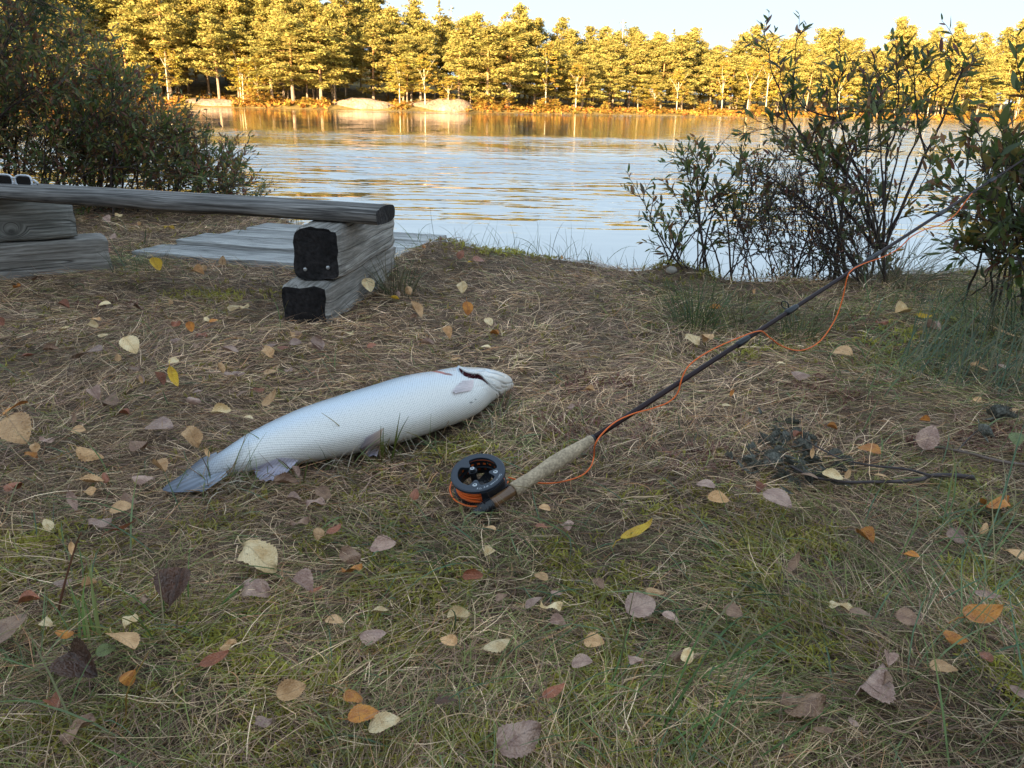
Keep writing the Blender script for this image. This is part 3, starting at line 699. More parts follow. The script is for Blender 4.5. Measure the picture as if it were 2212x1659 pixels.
stain = [zm('P', *p) for p in ((900, 165), (1060, 180), (1200, 165))]; d = seg_dist(FP, stain); m = front & (d < 7); C[m] = C[m] * (1 - .5 * np.exp(-(d[m] / 3) ** 2))[:, None] + np.array([.5, .36, .2]) * (.5 * np.exp(-(d[m] / 3) ** 2))[:, None]
head = sst(.60, .66, FUV[:, 0])
FV = FV + nrm_f * off[:, None]
i = np.arange(NS - 1)[:, None] * NR; j = np.arange(NR)[None]
Q = np.stack([i + j, i + (j + 1) % NR, i + NR + (j + 1) % NR, i + NR + j], -1).reshape(-1, 4)
FF = [tuple(q) for q in Q.tolist()] + [tuple(range(NR))[::-1], tuple((NS - 1) * NR + k for k in range(NR))]
def fish_mat():
    m = mat('salmon_skin', attr=True, rough=.28, spec=.5, metal=0.12)
    nt = m.node_tree; N = nt.nodes; L = nt.links; b = N[m['b']]
    a = N.new('ShaderNodeAttribute'); a.attribute_name = 'luv'
    mp = N.new('ShaderNodeMapping'); mp.inputs['Scale'].default_value = (260, 290, 1); mp.inputs['Rotation'].default_value = (0, 0, rad(45)); L.new(a.outputs['Vector'], mp.inputs[0])
    v = N.new('ShaderNodeTexVoronoi'); v.voronoi_dimensions = '2D'; v.inputs['Randomness'].default_value = .18; v.inputs['Scale'].default_value = 1; L.new(mp.outputs[0], v.inputs['Vector'])
    se = N.new('ShaderNodeSeparateXYZ'); L.new(a.outputs['Vector'], se.inputs[0])
    fade = N.new('ShaderNodeMapRange'); fade.inputs[1].default_value = .66; fade.inputs[2].default_value = .57; L.new(se.outputs[0], fade.inputs[0])
    bp = N.new('ShaderNodeBump'); bp.invert = True; bp.inputs['Distance'].default_value = .0016
    st = N.new('ShaderNodeMath'); st.operation = 'MULTIPLY'; L.new(fade.outputs[0], st.inputs[0]); st.inputs[1].default_value = .6; L.new(st.outputs[0], bp.inputs['Strength'])
    L.new(v.outputs['Distance'], bp.inputs['Height']); L.new(bp.outputs[0], b.inputs['Normal'])
    old = b.inputs['Base Color'].links[0].from_socket
    mr = N.new('ShaderNodeMapRange'); mr.inputs[1].default_value = .35; mr.inputs[2].default_value = .75; mr.inputs[3].default_value = 1.0; mr.inputs[4].default_value = .5
    L.new(v.outputs['Distance'], mr.inputs[0])
    mx = N.new('ShaderNodeMix'); mx.data_type = 'FLOAT'; L.new(fade.outputs[0], mx.inputs[0]); mx.inputs[2].default_value = 1.0; L.new(mr.outputs[0], mx.inputs[3])
    sc = N.new('ShaderNodeVectorMath'); sc.operation = 'SCALE'; L.new(old, sc.inputs[0]); L.new(mx.outputs[0], sc.inputs['Scale']); L.new(sc.outputs[0], b.inputs['Base Color'])
    b.inputs['Coat Weight'].default_value = .35; b.inputs['Coat Roughness'].default_value = .2
    return m
M_fish = fish_mat()
fish = empty('salmon', (-.2, 1.35, .0))
tag(fish, 'large silvery white salmon lying on its side in the grass', 'fish')
body = link('body', mesh('body', FV - [-.2, 1.35, 0], FF, M_fish, C, True, FUV), fish)
bvh = BVHTree.FromPolygons([Vector(v) for v in FV], FF)
def on_body(x, y, lift):
    d = Vector(ray(x * K, y * K)).normalized(); h = bvh.ray_cast(Vector(CAM), d)
    if h[0] is None: return None
    return np.array(h[0]) + np.array(-d) * lift
def fin_mat(name, c, c2):
    m = mat(name, attr=True, rough=.4, spec=.45, transl=.2); return m
M_fin = fin_mat('fin', 0, 0)
def fan(name, root, tip, cr, ct_, parent, lift0=.002, lift1=.006, n=16, m=10, ground_z=None, origin=(-.2, 1.35, 0), wav=.002):
    """a fin between a root line and a tip line (picture columns/rows), rays running root to tip"""
    root = cr_interp(np.array(root, float), n); tip = cr_interp(np.array(tip, float), n)
    V = []; Cc = []; UV = []; prev = None
    for i in range(n):
        for j in range(m):
            f = j / (m - 1); x, y = root[i] * (1 - f) + tip[i] * f
            p = on_body(x, y, lift0 + (lift1 - lift0) * f)
            if p is None or ground_z is not None:
                zz = (ground_z if ground_z is not None else .02)
                q = gz(x, y, zz + .012 * (1 - f))
                p = q if p is None or q[1] < p[1] else p
            p = p + np.array([0, 0, wav * math.sin(i * 2.2)]) * f
            V.append(p - np.array(origin)); rib = .82 + .3 * (i % 2)
            Cc.append((np.array(cr) * (1 - f) + np.array(ct_) * f) * rib * (.92 + .16 * rng.random()))
    Fc = [(i * m + j, i * m + j + 1, (i + 1) * m + j + 1, (i + 1) * m + j) for i in range(n - 1) for j in range(m - 1)]
    return link(name, mesh(name, V, Fc, M_fin, np.array(Cc), True), parent)
zP = lambda *a: [zm('P', *p) for p in a]
fan('pectoral_fin', zP((1005, 375), (1000, 430), (990, 490), (960, 550)), zP((830, 385), (740, 455), (655, 560), (720, 600)), (.80, .66, .64), (.72, .64, .64), fish, .0025, .006)
zI = lambda *a: [zm('I', *p) for p in a]
fan('anal_fin', zI((855, 590), (810, 580), (760, 577), (715, 592)), zI((790, 660), (715, 692), (655, 690), (618, 632)), (.60, .55, .62), (.42, .39, .48), fish, .002, .004, 18, 9, .022)
fan('pelvic_fin', zI((1300, 420), (1290, 440), (1285, 470), (1285, 500)), zI((1210, 470), (1180, 520), (1190, 560), (1262, 568)), (.62, .45, .36), (.40, .36, .42), fish, .003, .006, 14, 9, .02)
M_gill = mat('gill_red', (.06, .008, .012), .5, spec=.2)
M_flap = mat('gill_plate', (.74, .72, .68), .4, noise=(60, .12), spec=.4)
def near_body(x, y, lift):
    for k in range(30):
        p = on_body(x, y + .5 * k, lift)
        if p is not None: return p
def on_pts(pts, lift): return [near_body(*zm('P', *q), lift) for q in pts]
ue = cr_interp(np.array([(762, 178), (800, 205), (850, 238), (920, 266), (1000, 282), (1075, 286), (1130, 320), (1180, 372), (1238, 440)], float), 40)
le = cr_interp(np.array([(758, 192), (785, 240), (815, 276), (870, 318), (940, 344), (1010, 352), (1085, 360), (1145, 382), (1236, 444)], float), 40)
V = []
for a, c in zip(ue, le):
    for f in (0, .5, 1):
        q = a * (1 - f) + c * f; p = near_body(*zm('P', *q), .0014); V.append(p - np.array([-.2, 1.35, 0]))
link('gill_opening', mesh('gill_opening', V, [(3 * i + j, 3 * i + j + 1, 3 * i + j + 4, 3 * i + j + 3) for i in range(39) for j in (0, 1)], M_gill), fish)
b = MB(); P = np.array(on_pts(cr_interp(np.array([(770, 160), (820, 196), (870, 226), (930, 250), (1000, 265), (1080, 268), (1150, 308), (1210, 372), (1300, 470), (1400, 556)], float), 44), .0005)) - [-.2, 1.35, 0]
b.tube(P, np.interp(np.linspace(0, 1, len(P)), [0, .2, .6, .75, 1], [.0016, .0026, .0024, .0016, .0009]), 8, (.74, .72, .68)); b.build('gill_cover', M_flap, fish, True)
# tail: fan of dark rays beyond the narrow wrist
tr = [(470, 978), (478, 992), (486, 1006), (496, 1026)]; tt = [(432, 992), (392, 1018), (352, 1058), (440, 1060)]
root = cr_interp(np.array([(468, 976), (470, 990), (480, 1006), (492, 1026)], float), 22); tip = cr_interp(np.array([(434, 990), (396, 1022), (352, 1060), (440, 1062)], float), 22)
V = []; Cc = []; m = 12
for i in range(22):
    for jj in range(m):
        f = jj / (m - 1); x, y = root[i] * (1 - f) + tip[i] * f
        z = (.036 - .012 * abs(i / 21 - .5)) * (1 - f) + .022 * f
        V.append(gz(x, y, z) - np.array([-.2, 1.35, 0])); Cc.append(np.array([.36, .39, .45]) * (1 - f) + np.array([.10, .115, .15]) * f)
        Cc[-1] *= .75 + .5 * (i % 2)
link('tail_fin', mesh('tail_fin', V, [(i * m + j, i * m + j + 1, (i + 1) * m + j + 1, (i + 1) * m + j) for i in range(21) for j in range(m - 1)], M_fin, np.array(Cc), True), fish)

# ------------------------------------------------------------------ fly rod and reel
RA = np.array([-.05, 1.04, .012]); RB = np.array([1.1387, 1.9, .4632]); RD = (RB - RA) / np.linalg.norm(RB - RA)
e1 = np.cross([0, 0, 1], RD); e1 /= np.linalg.norm(e1); e2 = np.cross(RD, e1)
def rp(s): return RA + RD * s
rod = empty('fly_rod', tuple(RA))
tag(rod, 'dark brown fly rod with cork grip and black reel, leaning up into the bush', 'fishing rod')
M_blank = mat('rod_blank', (.022, .008, .009), .42, spec=.25, coat=.05)
M_black = mat('black_metal', (.012, .013, .016), .32, spec=.5)
M_ring = mat('grey_metal', (.028, .036, .05), .35, spec=.6, metal=.25)
M_wood = mat('reel_seat_wood', (.17, .085, .035), .3, noise=[(30, .4)], spec=.5, coat=.5, stretch=(1, 1, 1))
M_cork = mat('cork', (.43, .33, .22), .8, noise=[(40, .25), (260, .35)], bump=(300, .5, .002), spec=.2)
M_orange = mat('orange_line', (.9, .17, .025), .4, spec=.4)
M_screw = mat('screw_steel', (.5, .52, .53), .28, metal=.9)
def part(name, build, m, parent=rod, smooth=True):
    b = MB(); build(b); o = b.build(name, m, parent, smooth); return o
def loc(s, a=0, b=0): return RD * s + e1 * a + e2 * b
part('blank', lambda b: b.tube([loc(s) for s in np.linspace(.235, 1.95, 30)], np.linspace(.0052, .0022, 30), 12), M_blank)
gp_s = np.linspace(.072, .238, 60); prof_s = [0, .05, .16, .32, .5, .66, .82, .95, 1]; prof_r = [.0118, .0122, .0108, .0112, .0132, .0122, .0100, .0084, .0076]
gr = np.interp((gp_s - .072) / .166, prof_s, prof_r); gr = gr * (1 - .022 * (np.arange(60) % 4 == 0))
part('cork_grip', lambda b: b.tube([loc(s) for s in gp_s], gr, 28), M_cork)
part('reel_seat', lambda b: b.tube([loc(s) for s in (.028, .035, .072, .076)], [.0086, .0088, .0088, .0086], 20), M_wood)
def hood(b):
    ss = np.linspace(-.004, .030, 35); rr = [.0092 - .0009 * (k % 3 == 0) + (.0016 if 12 < k < 22 else 0) + (.0006 if k > 24 else 0) for k in range(35)]
    b.tube([loc(s) for s in ss], rr, 20)
part('locking_ring', hood, M_black)
part('winding_check', lambda b: b.tube([loc(s) for s in (.236, .243)], [.0078, .0064], 14), M_black)
for s0 in (.62, .765, 1.03, 1.05, 1.30, 1.52):
    part('ferrule_wrap', lambda b: b.tube([loc(s) for s in (s0 - .018, s0 - .012, s0 + .012, s0 + .018)], [.0050, .0064, .0062, .0046] if s0 < 1 else [.0036, .0050, .0048, .0034], 12), M_black)
GUIDES = [.765, 1.04, 1.30, 1.52]
for s0 in GUIDES:
    def gd(b):
        r = .0085 if s0 < 1 else .006; c = loc(s0, .004, .0) + (e1 * .8 + e2 * .6) * (r + .004)
        ring = [c + r * (math.cos(a) * (e1 * .8 + e2 * .6) + math.sin(a) * (e2 * .8 - e1 * .6)) + RD * .0 for a in np.linspace(0, 2 * math.pi, 21)]
        b.tube(ring, .0011, 6); 
        b.tube([loc(s0 - .014), c - (e1 * .8 + e2 * .6) * r], .0011, 5); b.tube([loc(s0 + .014), c - (e1 * .8 + e2 * .6) * r], .0011, 5)
    part('line_guide', gd, M_black)
# reel frame of reference: axis n, centre c
ph = rad(9); rv = math.cos(ph) * e1 + math.sin(ph) * e2; rn = math.cos(ph) * e2 - math.sin(ph) * e1
seatp = rp(.045); rc = seatp + rv * .0535 - rn * .014          # centre of the back plate
rx = RD; ry = np.cross(rn, rx)
def rl(x, y, z): return rc + rx * x + ry * y + rn * z - RA
def lathe(b, prof, n=56, c=(1, 1, 1), closed=True):
    V = [rl(r * math.cos(a), r * math.sin(a), z) for a in np.linspace(0, 2 * math.pi, n, endpoint=False) for r, z in prof]
    k = len(prof); Fc = [(i * k + j, ((i + 1) % n) * k + j, ((i + 1) % n) * k + (j + 1) % k, i * k + (j + 1) % k) for i in range(n) for j in range(k if closed else k - 1)]
    b.add(V, Fc, c)
def reel_frame(b):
    lathe(b, [(.043, 0), (.043, .004), (.0335, .004), (.0335, 0)])
    for a in (.5, 2.6, 4.7):                                    # spider arms
        d = np.array([math.cos(a), math.sin(a)]); q = np.array([-d[1], d[0]])
        V = [rl(*(d * r + q * w), z) for z in (.001, .004) for r, w in ((.0, .011), (.034, .006), (.034, -.006), (.0, -.011))]
        b.add(V, [(0, 1, 2, 3)[::-1], (4, 5, 6, 7), (0, 1, 5, 4), (1, 2, 6, 5), (2, 3, 7, 6), (3, 0, 4, 7)])
    lathe(b, [(.0005, .001), (.013, .001), (.013, .007), (.006, .009), (.0005, .009)], 32)
    for k in range(9):
        a = k * .7; x, y = .0095 * math.cos(a), .0095 * math.sin(a)
        b.tube([rl(x, y, .0069), rl(x, y, .0085)], .0017, 8)
    # foot along the reel seat
    sp_ = seatp - RA
    V = [sp_ + RD * x + rv * y + rn * z for x, y, z in ((-.03, .0085, -.005), (.032, .0085, -.005), (.02, .013, -.005), (-.02, .013, -.005), (-.03, .0085, .005), (.032, .0085, .005), (.02, .013, .005), (-.02, .013, .005))]
    b.add(V, [(0, 1, 2, 3)[::-1], (4, 5, 6, 7), (0, 1, 5, 4), (1, 2, 6, 5), (2, 3, 7, 6), (3, 0, 4, 7)])
    # cage bar wrapping from back plate to the rim beside the rod
    n = 14; V = []
    for i in range(n):
        a = -math.pi / 2 + (i / (n - 1) - .5) * 1.05
        c = np.array([math.cos(a), math.sin(a)])
        for r, z in ((.0432, 0), (.0455, 0), (.0455, .031), (.0432, .031)): V.append(rl(*(c * r), z))
    b.add(V, [(i * 4 + j, (i + 1) * 4 + j, (i + 1) * 4 + (j + 1) % 4, i * 4 + (j + 1) % 4) for i in range(n - 1) for j in range(4)] + [(0, 1, 2, 3), tuple((n - 1) * 4 + j for j in range(4))[::-1]])
# ry should point away from the rod so that -ry faces the seat
if (ry @ rv) < 0: rx = -rx; ry = -ry
reel = part('reel', reel_frame, M_black, rod, False)
def reel_hit(x, y, z):                                          # picture point on the plane z of the reel
    d = ray(*(np.array(zm('R', x, y)) * K)); t = ((rc + rn * z - CAM) @ rn) / (d @ rn); p = CAM + d * t - rc
    return p @ rx, p @ ry
ZOOM['R'] = (.576 / 5.08, 967.68, 979.2)
SCR = [reel_hit(*p, .036) for p in ((462, 290), (905, 355), (512, 605))]
SA = [math.atan2(y, x) for x, y in SCR]
def ring(b):
    n = 144; V = []
    for i in range(n):
        a = 2 * math.pi * i / n; ri = .0325
        for s in SA:
            dd = abs((a - s + math.pi) % (2 * math.pi) - math.pi); ri -= .0125 * math.exp(-(dd / .24) ** 4) + .0015 * math.exp(-(dd / .5) ** 2)
        c, q = math.cos(a), math.sin(a)
        for r, z in ((ri, .0315), (ri, .0358), (ri + .0012, .036), (.0418, .036), (.0436, .0345), (.0438, .0305), (.0405, .0295)): V.append(rl(r * c, r * q, z))
    k = 7; b.add(V, [(i * k + j, ((i + 1) % n) * k + j, ((i + 1) % n) * k + (j + 1) % k, i * k + (j + 1) % k) for i in range(n) for j in range(k)])
part('face_ring', ring, M_ring, reel, False)
def arbor(b):                                                   # inner wall with two rows of slots
    n = 84; zs = [.004, .0075, .0125, .016, .0195, .0245, .029]; V = []
    for a in np.linspace(0, 2 * math.pi, n, endpoint=False):
        for z in zs: V.append(rl(.0325 * math.cos(a), .0325 * math.sin(a), z))
        for z in zs: V.append(rl(.0335 * math.cos(a), .0335 * math.sin(a), z))
    k = 14; Fc = []
    for i in range(n):
        for j in range(6):
            if j in (1, 4) and i % 4 in (0, 1, 2)[:2]: continue
            for o in (0, 7): Fc.append((i * k + j + o, ((i + 1) % n) * k + j + o, ((i + 1) % n) * k + j + 1 + o, i * k + j + 1 + o))
    b.add(V, Fc)
    lathe(b, [(.0325, .015), (.030, .0155), (.030, .0165), (.0325, .017)], 56)
part('spool', arbor, M_black, reel, False)
def wound(b):
    a = np.linspace(0, 2 * math.pi, 61)
    lathe(b, [(.0345, .0045), (.0372, .0045), (.0372, .029), (.0345, .029)], 60)
    for k in range(10):
        z = .0056 + k * .00245; r = .0378 + .0009 * math.sin(k * 2.2)
        b.tube([rl(r * math.cos(t), r * math.sin(t), z + .0007 * math.sin(t * 2 + k)) for t in a], .00135, 5, caps=False)
part('wound_line', wound, M_orange, reel)
for (x, y) in SCR:
    def scw(b):
        b.tube([rl(x, y, .0355), rl(x, y, .0366), rl(x, y, .0371)], [.0037, .0036, .0026], 18)
    sc_ = part('screw', scw, M_screw, reel, False)
    def post(b): b.tube([rl(x, y, .004), rl(x, y, .034)], .0052, 14); b.tube([rl(x, y, .026), rl(x, y, .0315)], .0072, 16)
    part('post', post, M_black, reel, False)
    def slot(b):
        for ux, uy in ((1, 0), (0, 1)):
            u1 = np.array([ux, uy]) * .0022; w1 = np.array([-uy, ux]) * .00045
            V = [rl(*(np.array([x, y]) + s * u1 + t * w1), z) for z in (.0370, .0373) for s, t in ((-1, -1), (1, -1), (1, 1), (-1, 1))]
            b.add(V, [(4, 5, 6, 7), (0, 1, 5, 4), (1, 2, 6, 5), (2, 3, 7, 6), (3, 0, 4, 7)])
    part('screw_slot', slot, M_black, reel, False)
# engraved words round the rim
def words(text, a0, step, size):
    b = MB()
    for i, ch in enumerate(text):
        if ch == ' ': continue
        cu = bpy.data.curves.new('lettering', 'FONT'); cu.body = ch; cu.size = size; cu.align_x = 'CENTER'; cu.align_y = 'CENTER'; cu.resolution_u = 3
        ob = bpy.data.objects.new('lettering', cu); COL.objects.link(ob)
        dg_ = bpy.context.evaluated_depsgraph_get(); me = ob.evaluated_get(dg_).to_mesh()
        a = a0 - step * i; c = np.array([math.cos(a), math.sin(a)]); t = np.array([c[1], -c[0]])
        V = [rl(*(c * (.0385 + v.co.y) + t * v.co.x), .03618) for v in me.vertices]
        b.add(V, [tuple(p.vertices) for p in me.polygons])
        ob.to_mesh_clear(); bpy.data.objects.remove(ob); bpy.data.curves.remove(cu)
    return b
ta = [reel_hit(*p, .036) for p in ((1085, 420), (560, 740))]
A0 = math.atan2(ta[0][1], ta[0][0]); A1 = math.atan2(ta[1][1], ta[1][0])
span = (A0 - A1) % (2 * math.pi)
TXT = 'Danielsson dry fly'
words(TXT, A0, span / (len(TXT) - 1), .0052).build('lettering', mat('engraving', (.55, .58, .6), .4), reel)

# fly line: from the reel, behind the grip, along the rod, sagging between the guides
def line_pts(px, dep): return np.array([gy(x, y, d) for (x, y), d in zip(px, dep)])
def rod_y(x):                                                   # distance of the rod at a picture column
    ss = np.linspace(0, 1.9, 60); P = np.array([rp(s) for s in ss]); pc = proj(P)[:, 0]; return float(np.interp(x, pc, P[:, 1]))
low = [(1097, 1031), (1125, 1038), (1180, 1044), (1225, 1038), (1258, 1026), (1276, 1008), (1283, 985)]
P1 = [gz(x, y, .03 - .012 * math.sin(i / 6 * 3.1) + .012 * i / 6) for i, (x, y) in enumerate(low)]
hi = [(1285, 962), (1300, 938), (1330, 911), (1370, 893), (1410, 882), (1445, 868), (1464, 848), (1474, 815), (1492, 786), (1535, 757), (1590, 732), (1640, 715),
      (1660, 727), (1690, 748), (1730, 757), (1770, 738), (1803, 692), (1820, 645), (1830, 600), (1842, 582), (1870, 568), (1905, 556), (1940, 538), (1968, 512), (2000, 495), (2035, 484), (2065, 462), (2088, 432), (2100, 418)]
P2 = [gy(x, y, rod_y(x) - .012) for x, y in hi]
LP = cr_interp(np.array(list(P1) + P2), 260)
fl = MB(); fl.tube(LP, .00125, 6)
L2 = cr_interp(np.array([gz(x, y, z) for x, y, z in ((1098, 1040, .03), (1060, 1085, .012), (1020, 1094, .012), (985, 1082, .013), (972, 1058, .016), (982, 1030, .02), (1003, 1012, .024))]), 70); fl.tube(L2, .00125, 6)
tag(fl.build('fly_line', M_orange, None, True), 'orange fly line looping from the reel along the rod', 'fishing line')

# ------------------------------------------------------------------ living bushes on the bank
LEAF_COLS = [(.12, .17, .045), (.16, .19, .065), (.10, .135, .065), (.25, .20, .06), (.26, .13, .06), (.20, .085, .06), (.42, .27, .06), (.16, .14, .10)]
def bush_leaf_mesh(ci, shape):
    L = 1.0; W = (.30, .36, .27)[shape]; V = []; n = 6
    for i in range(n + 1):
        t = i / n; w = W * .5 * math.sin(math.pi * (t ** .85 * .96 + .02)) ** .8
        bendz = (-.18, .12, -.3)[shape] * t * t
        for v in (-1, 0, 1): V.append((t, v * w, bendz + abs(v) * w * .35))
    Fc = [(i * 3 + j, (i + 1) * 3 + j, (i + 1) * 3 + j + 1, i * 3 + j + 1) for i in range(n) for j in (0, 1)]
    return np.array(V), Fc
BL = {}
def bush_leaf_data(ci, sh):
    if (ci, sh) not in BL:
        V, Fc = bush_leaf_mesh(ci, sh); BL[(ci, sh)] = mesh('bush_leaf', V, Fc, M_leaf_bush, np.tile(LEAF_COLS[ci], (len(V), 1)), True)
    return BL[(ci, sh)]
def frame(d, upv):
    d = d / (np.linalg.norm(d) + 1e-9); s = np.cross(upv, d); s /= (np.linalg.norm(s) + 1e-9); return np.stack([d, s, np.cross(d, s)], 1)
def make_bush(name, label, cat, base, stems, rs, n_leaf_parts=280, twig_n=14, twig_len=(.12, .3), leaf_len=(.026, .042), leaf_gap=.014, weights=None, leafy=(.25, 1.0), up=.55, sub=2, lower_bare=.25, droop=0.0, group=None, stem_r=.006):
    root = empty(name, tuple(base)); tag(root, label, cat, group)
    base = np.array(base); w = np.array(weights or [4, 4, 2, 2, 2, 1.5, .7, 1]); w = w / w.sum()
    leaves = []; tw = MB()
    def leaf_at(p, d, sc=1.0):
        r_ = rs.normal(size=3); r_ -= d * (r_ @ d) / (d @ d); r_ /= np.linalg.norm(r_) + 1e-9
        ld = d / np.linalg.norm(d) * .75 + r_ * .66 + np.array([0, 0, .12 - droop])
        leaves.append((p, frame(ld, np.array([0, 0, 1.]) + rs.normal(0, .45, 3)), rs.uniform(*leaf_len) * sc, rs.choice(8, p=w), rs.integers(3)))
    def twig(p, d, L, r0, lev):
        n = 5; P = [p]; dd = d.copy()
        for i in range(n - 1):
            dd = dd + rs.normal(0, .16, 3) + np.array([0, 0, .10 * up - droop * .25]); dd /= np.linalg.norm(dd); P.append(P[-1] + dd * L / (n - 1))
        P = np.array(P); tw.tube(P, np.linspace(r0, .0007, n), 3, caps=False)
        if lev < sub:
            for k in range(rs.integers(1, 4)):
                f = rs.uniform(.2, .85) * (n - 1); i = int(f); q = P[i] * (1 - f + i) + P[min(i + 1, n - 1)] * (f - i)
                d2 = (P[min(i + 1, n - 1)] - P[i]); d2 /= np.linalg.norm(d2) + 1e-9
                d2 = d2 * .8 + rs.normal(0, .5, 3) + np.array([0, 0, .25 * up]); d2 /= np.linalg.norm(d2)
                twig(q, d2, L * rs.uniform(.4, .75), r0 * .6, lev + 1)
        s = L * leafy[0]
        while s < L * leafy[1]:
            f = s / L * (n - 1); i = min(int(f), n - 2); q = P[i] * (1 - f + i) + P[i + 1] * (f - i); d2 = P[i + 1] - P[i]
            leaf_at(q, d2 / np.linalg.norm(d2), .65 + .45 * math.sin(math.pi * min(1, s / L + .1))); s += leaf_gap * rs.uniform(.6, 1.5)
        if leafy[1] >= .95: leaf_at(P[-1], P[-1] - P[-2], .8)
    for st in stems:
        P = cr_interp(np.array(st, float), 22) if len(st) > 2 else np.array([st[0] + (st[1] - st[0]) * t for t in np.linspace(0, 1, 22)])
        P = P + np.cumsum(rs.normal(0, .0022, P.shape), axis=0)
        L = np.linalg.norm(np.diff(P, axis=0), axis=1).sum(); r0 = stem_r * (.5 + .6 * L) * rs.uniform(.7, 1.2)
        b = MB(); b.tube(P - base, np.linspace(r0, .0011, 22), 6); b.build('stem', M_bark, root, True)
        k = max(3, int(twig_n * L))
        for i in range(k):
            t = lower_bare + (1 - lower_bare) * rs.random() ** .75; f = t * 20.9; j = int(f); q = P[j] * (1 - f + j) + P[j + 1] * (f - j); d = P[j + 1] - P[j]; d /= np.linalg.norm(d) + 1e-9
            a = rs.normal(size=3); a -= d * (a @ d); a /= np.linalg.norm(a)
            dd = d * .65 + a * .8 + np.array([0, 0, .3 * up - droop]); dd /= np.linalg.norm(dd)
            twig(q - base, dd, rs.uniform(*twig_len) * (1.15 - .5 * t), .0022, 1)
        twig(P[-1] - base, (P[-1] - P[-2]) / np.linalg.norm(P[-1] - P[-2]), rs.uniform(*twig_len) * .7, .0016, sub)
    tw.build('twigs', M_bark, root, False)['kind'] = 'stuff'
    # the leaves that show largest are parts of their own
    def size(l): return l[2] / np.linalg.norm(l[0] + base - CAM)
    pc = proj(np.array([l[0] + base for l in leaves])) * K
    vis = (pc[:, 0] > 0) & (pc[:, 0] < 1024) & (pc[:, 1] > 0)
    order = sorted(range(len(leaves)), key=lambda i: -(size(leaves[i]) * (1 if vis[i] else .05)))
    for i in order[:n_leaf_parts]:
        p, Rm, L, ci, sh = leaves[i]; o = link('leaf', bush_leaf_data(ci, sh), root)
        M = np.eye(4); M[:3, :3] = Rm * L; M[:3, 3] = p; o.matrix_basis = Matrix(M.tolist())
    rest = order[n_leaf_parts:]
    if rest:
        V0 = np.array([(0, 0, 0), (.3, .15, .03), (.7, .13, -.05), (1, 0, -.12), (.7, -.13, -.05), (.3, -.15, .03), (.5, 0, -.05)])
        F0 = np.array([(0, 6, 1), (1, 6, 2), (2, 6, 3), (3, 6, 4), (4, 6, 5), (5, 6, 0)])
        Vs = np.concatenate([(V0 * leaves[i][2]) @ leaves[i][1].T + leaves[i][0] for i in rest])
        Fs = (F0[None] + 7 * np.arange(len(rest))[:, None, None]).reshape(-1, 3)
        Cs = np.repeat(np.array([np.array(LEAF_COLS[leaves[i][3]]) * rs.uniform(.75, 1.3) for i in rest]), 7, axis=0)
        link('foliage', mesh('foliage', Vs, Fs, M_leaf_bush, Cs), root)['kind'] = 'stuff'
    return root
def curve_to(b, t, rs, sag=.15):
    b = np.array(b); t = np.array(t); m = (b + t) / 2 + np.array([(b[0] - t[0]) * sag, (b[1] - t[1]) * sag, .12 * (t[2] - b[2])]) + rs.normal(0, .03, 3)
    return np.array([b, m, t])
# left bush
rs = np.random.default_rng(41)
SIL = np.array([(-300, -90), (-150, -60), (60, -20), (120, 40), (175, 85), (215, 118), (250, 150), (290, 215), (345, 250), (400, 285), (450, 330), (490, 375), (530, 430)], float)
stems = []
for i in range(112):
    u = rs.uniform(-330, 520) if i > 12 else SIL[i % 12 + 1, 0]
    top = np.interp(u, SIL[:, 0], SIL[:, 1]); v = top + (rs.random() ** 1.6) * (400 - top) * .9 + 6
    if i <= 12: v = top + 12
    d = rs.uniform(4.0, 5.0); t = gy(u, v, d)
    bx = t[0] - rs.uniform(.1, .7) * (.4 + max(0, t[2])); by = d + rs.uniform(-.1, .3); bx = min(bx, -1.78)
    stems.append(curve_to(gp(bx, min(by, float(bank(bx)) - .05), -.02), t, rs))
make_bush('willow_bush', 'big dense dark green and brown bush behind the left end of the bench', 'bush', gp(-2.5, 4.5), stems, rs, 290, 16, (.16, .38), (.028, .048), .0155, sub=2, lower_bare=.05, weights=[4, 3.5, 2, 2.5, 3, 2.2, .9, 1.2])
# main right bush
rs = np.random.default_rng(43)
bs = gp(1.36, 2.95)
def zN(*a, d=3.0, dd=0.0): return [gy(*zm('N', x, y), d + dd * i) for i, (x, y) in enumerate(a)]
explicit = [zN((1010, 2060), (820, 1560), (600, 1320), (400, 1190), (250, 1040), (190, 850), (100, 640), (95, 450)),
            zN((1000, 2080), (680, 1660), (500, 1400), (370, 1270), (230, 1110), (60, 980)),
            zN((1040, 2080), (1070, 1620), (1065, 1300), (1075, 1060), (1010, 920), (930, 760), (1020, 560)),
            zN((1060, 2080), (1260, 1640), (1400, 1320), (1530, 1100), (1620, 880), (1690, 600), (1730, 460), (1665, 330), d=2.9),
            zN((1010, 2060), (910, 1640), (900, 1300), (940, 1100), (950, 1000), d=2.8),
            zN((960, 2060), (860, 1500), (760, 1200), (700, 950), (690, 700), (700, 540)),
            zN((430, 1200), (520, 1010), (640, 1000), (380, 930), (290, 760), (285, 520), (300, 360)),
            zN((1070, 2060), (1180, 1500), (1330, 1150), (1480, 900), (1550, 700), (1520, 560)),
            zN((1065, 1300), (1130, 1000), (1150, 750), (1120, 560)), zN((1400, 1320), (1330, 900), (1300, 700), (1250, 560))]
POLY = [(1640, 200), (1700, 190), (1800, 210), (1850, 175), (1900, 170), (1960, 170), (2010, 190), (2040, 230), (2000, 420), (1940, 560), (1830, 560), (1740, 460), (1650, 320)]
pts = rs.uniform([1620, 120], [2080, 560], (900, 2)); pts = pts[inside(pts, POLY)][:14]
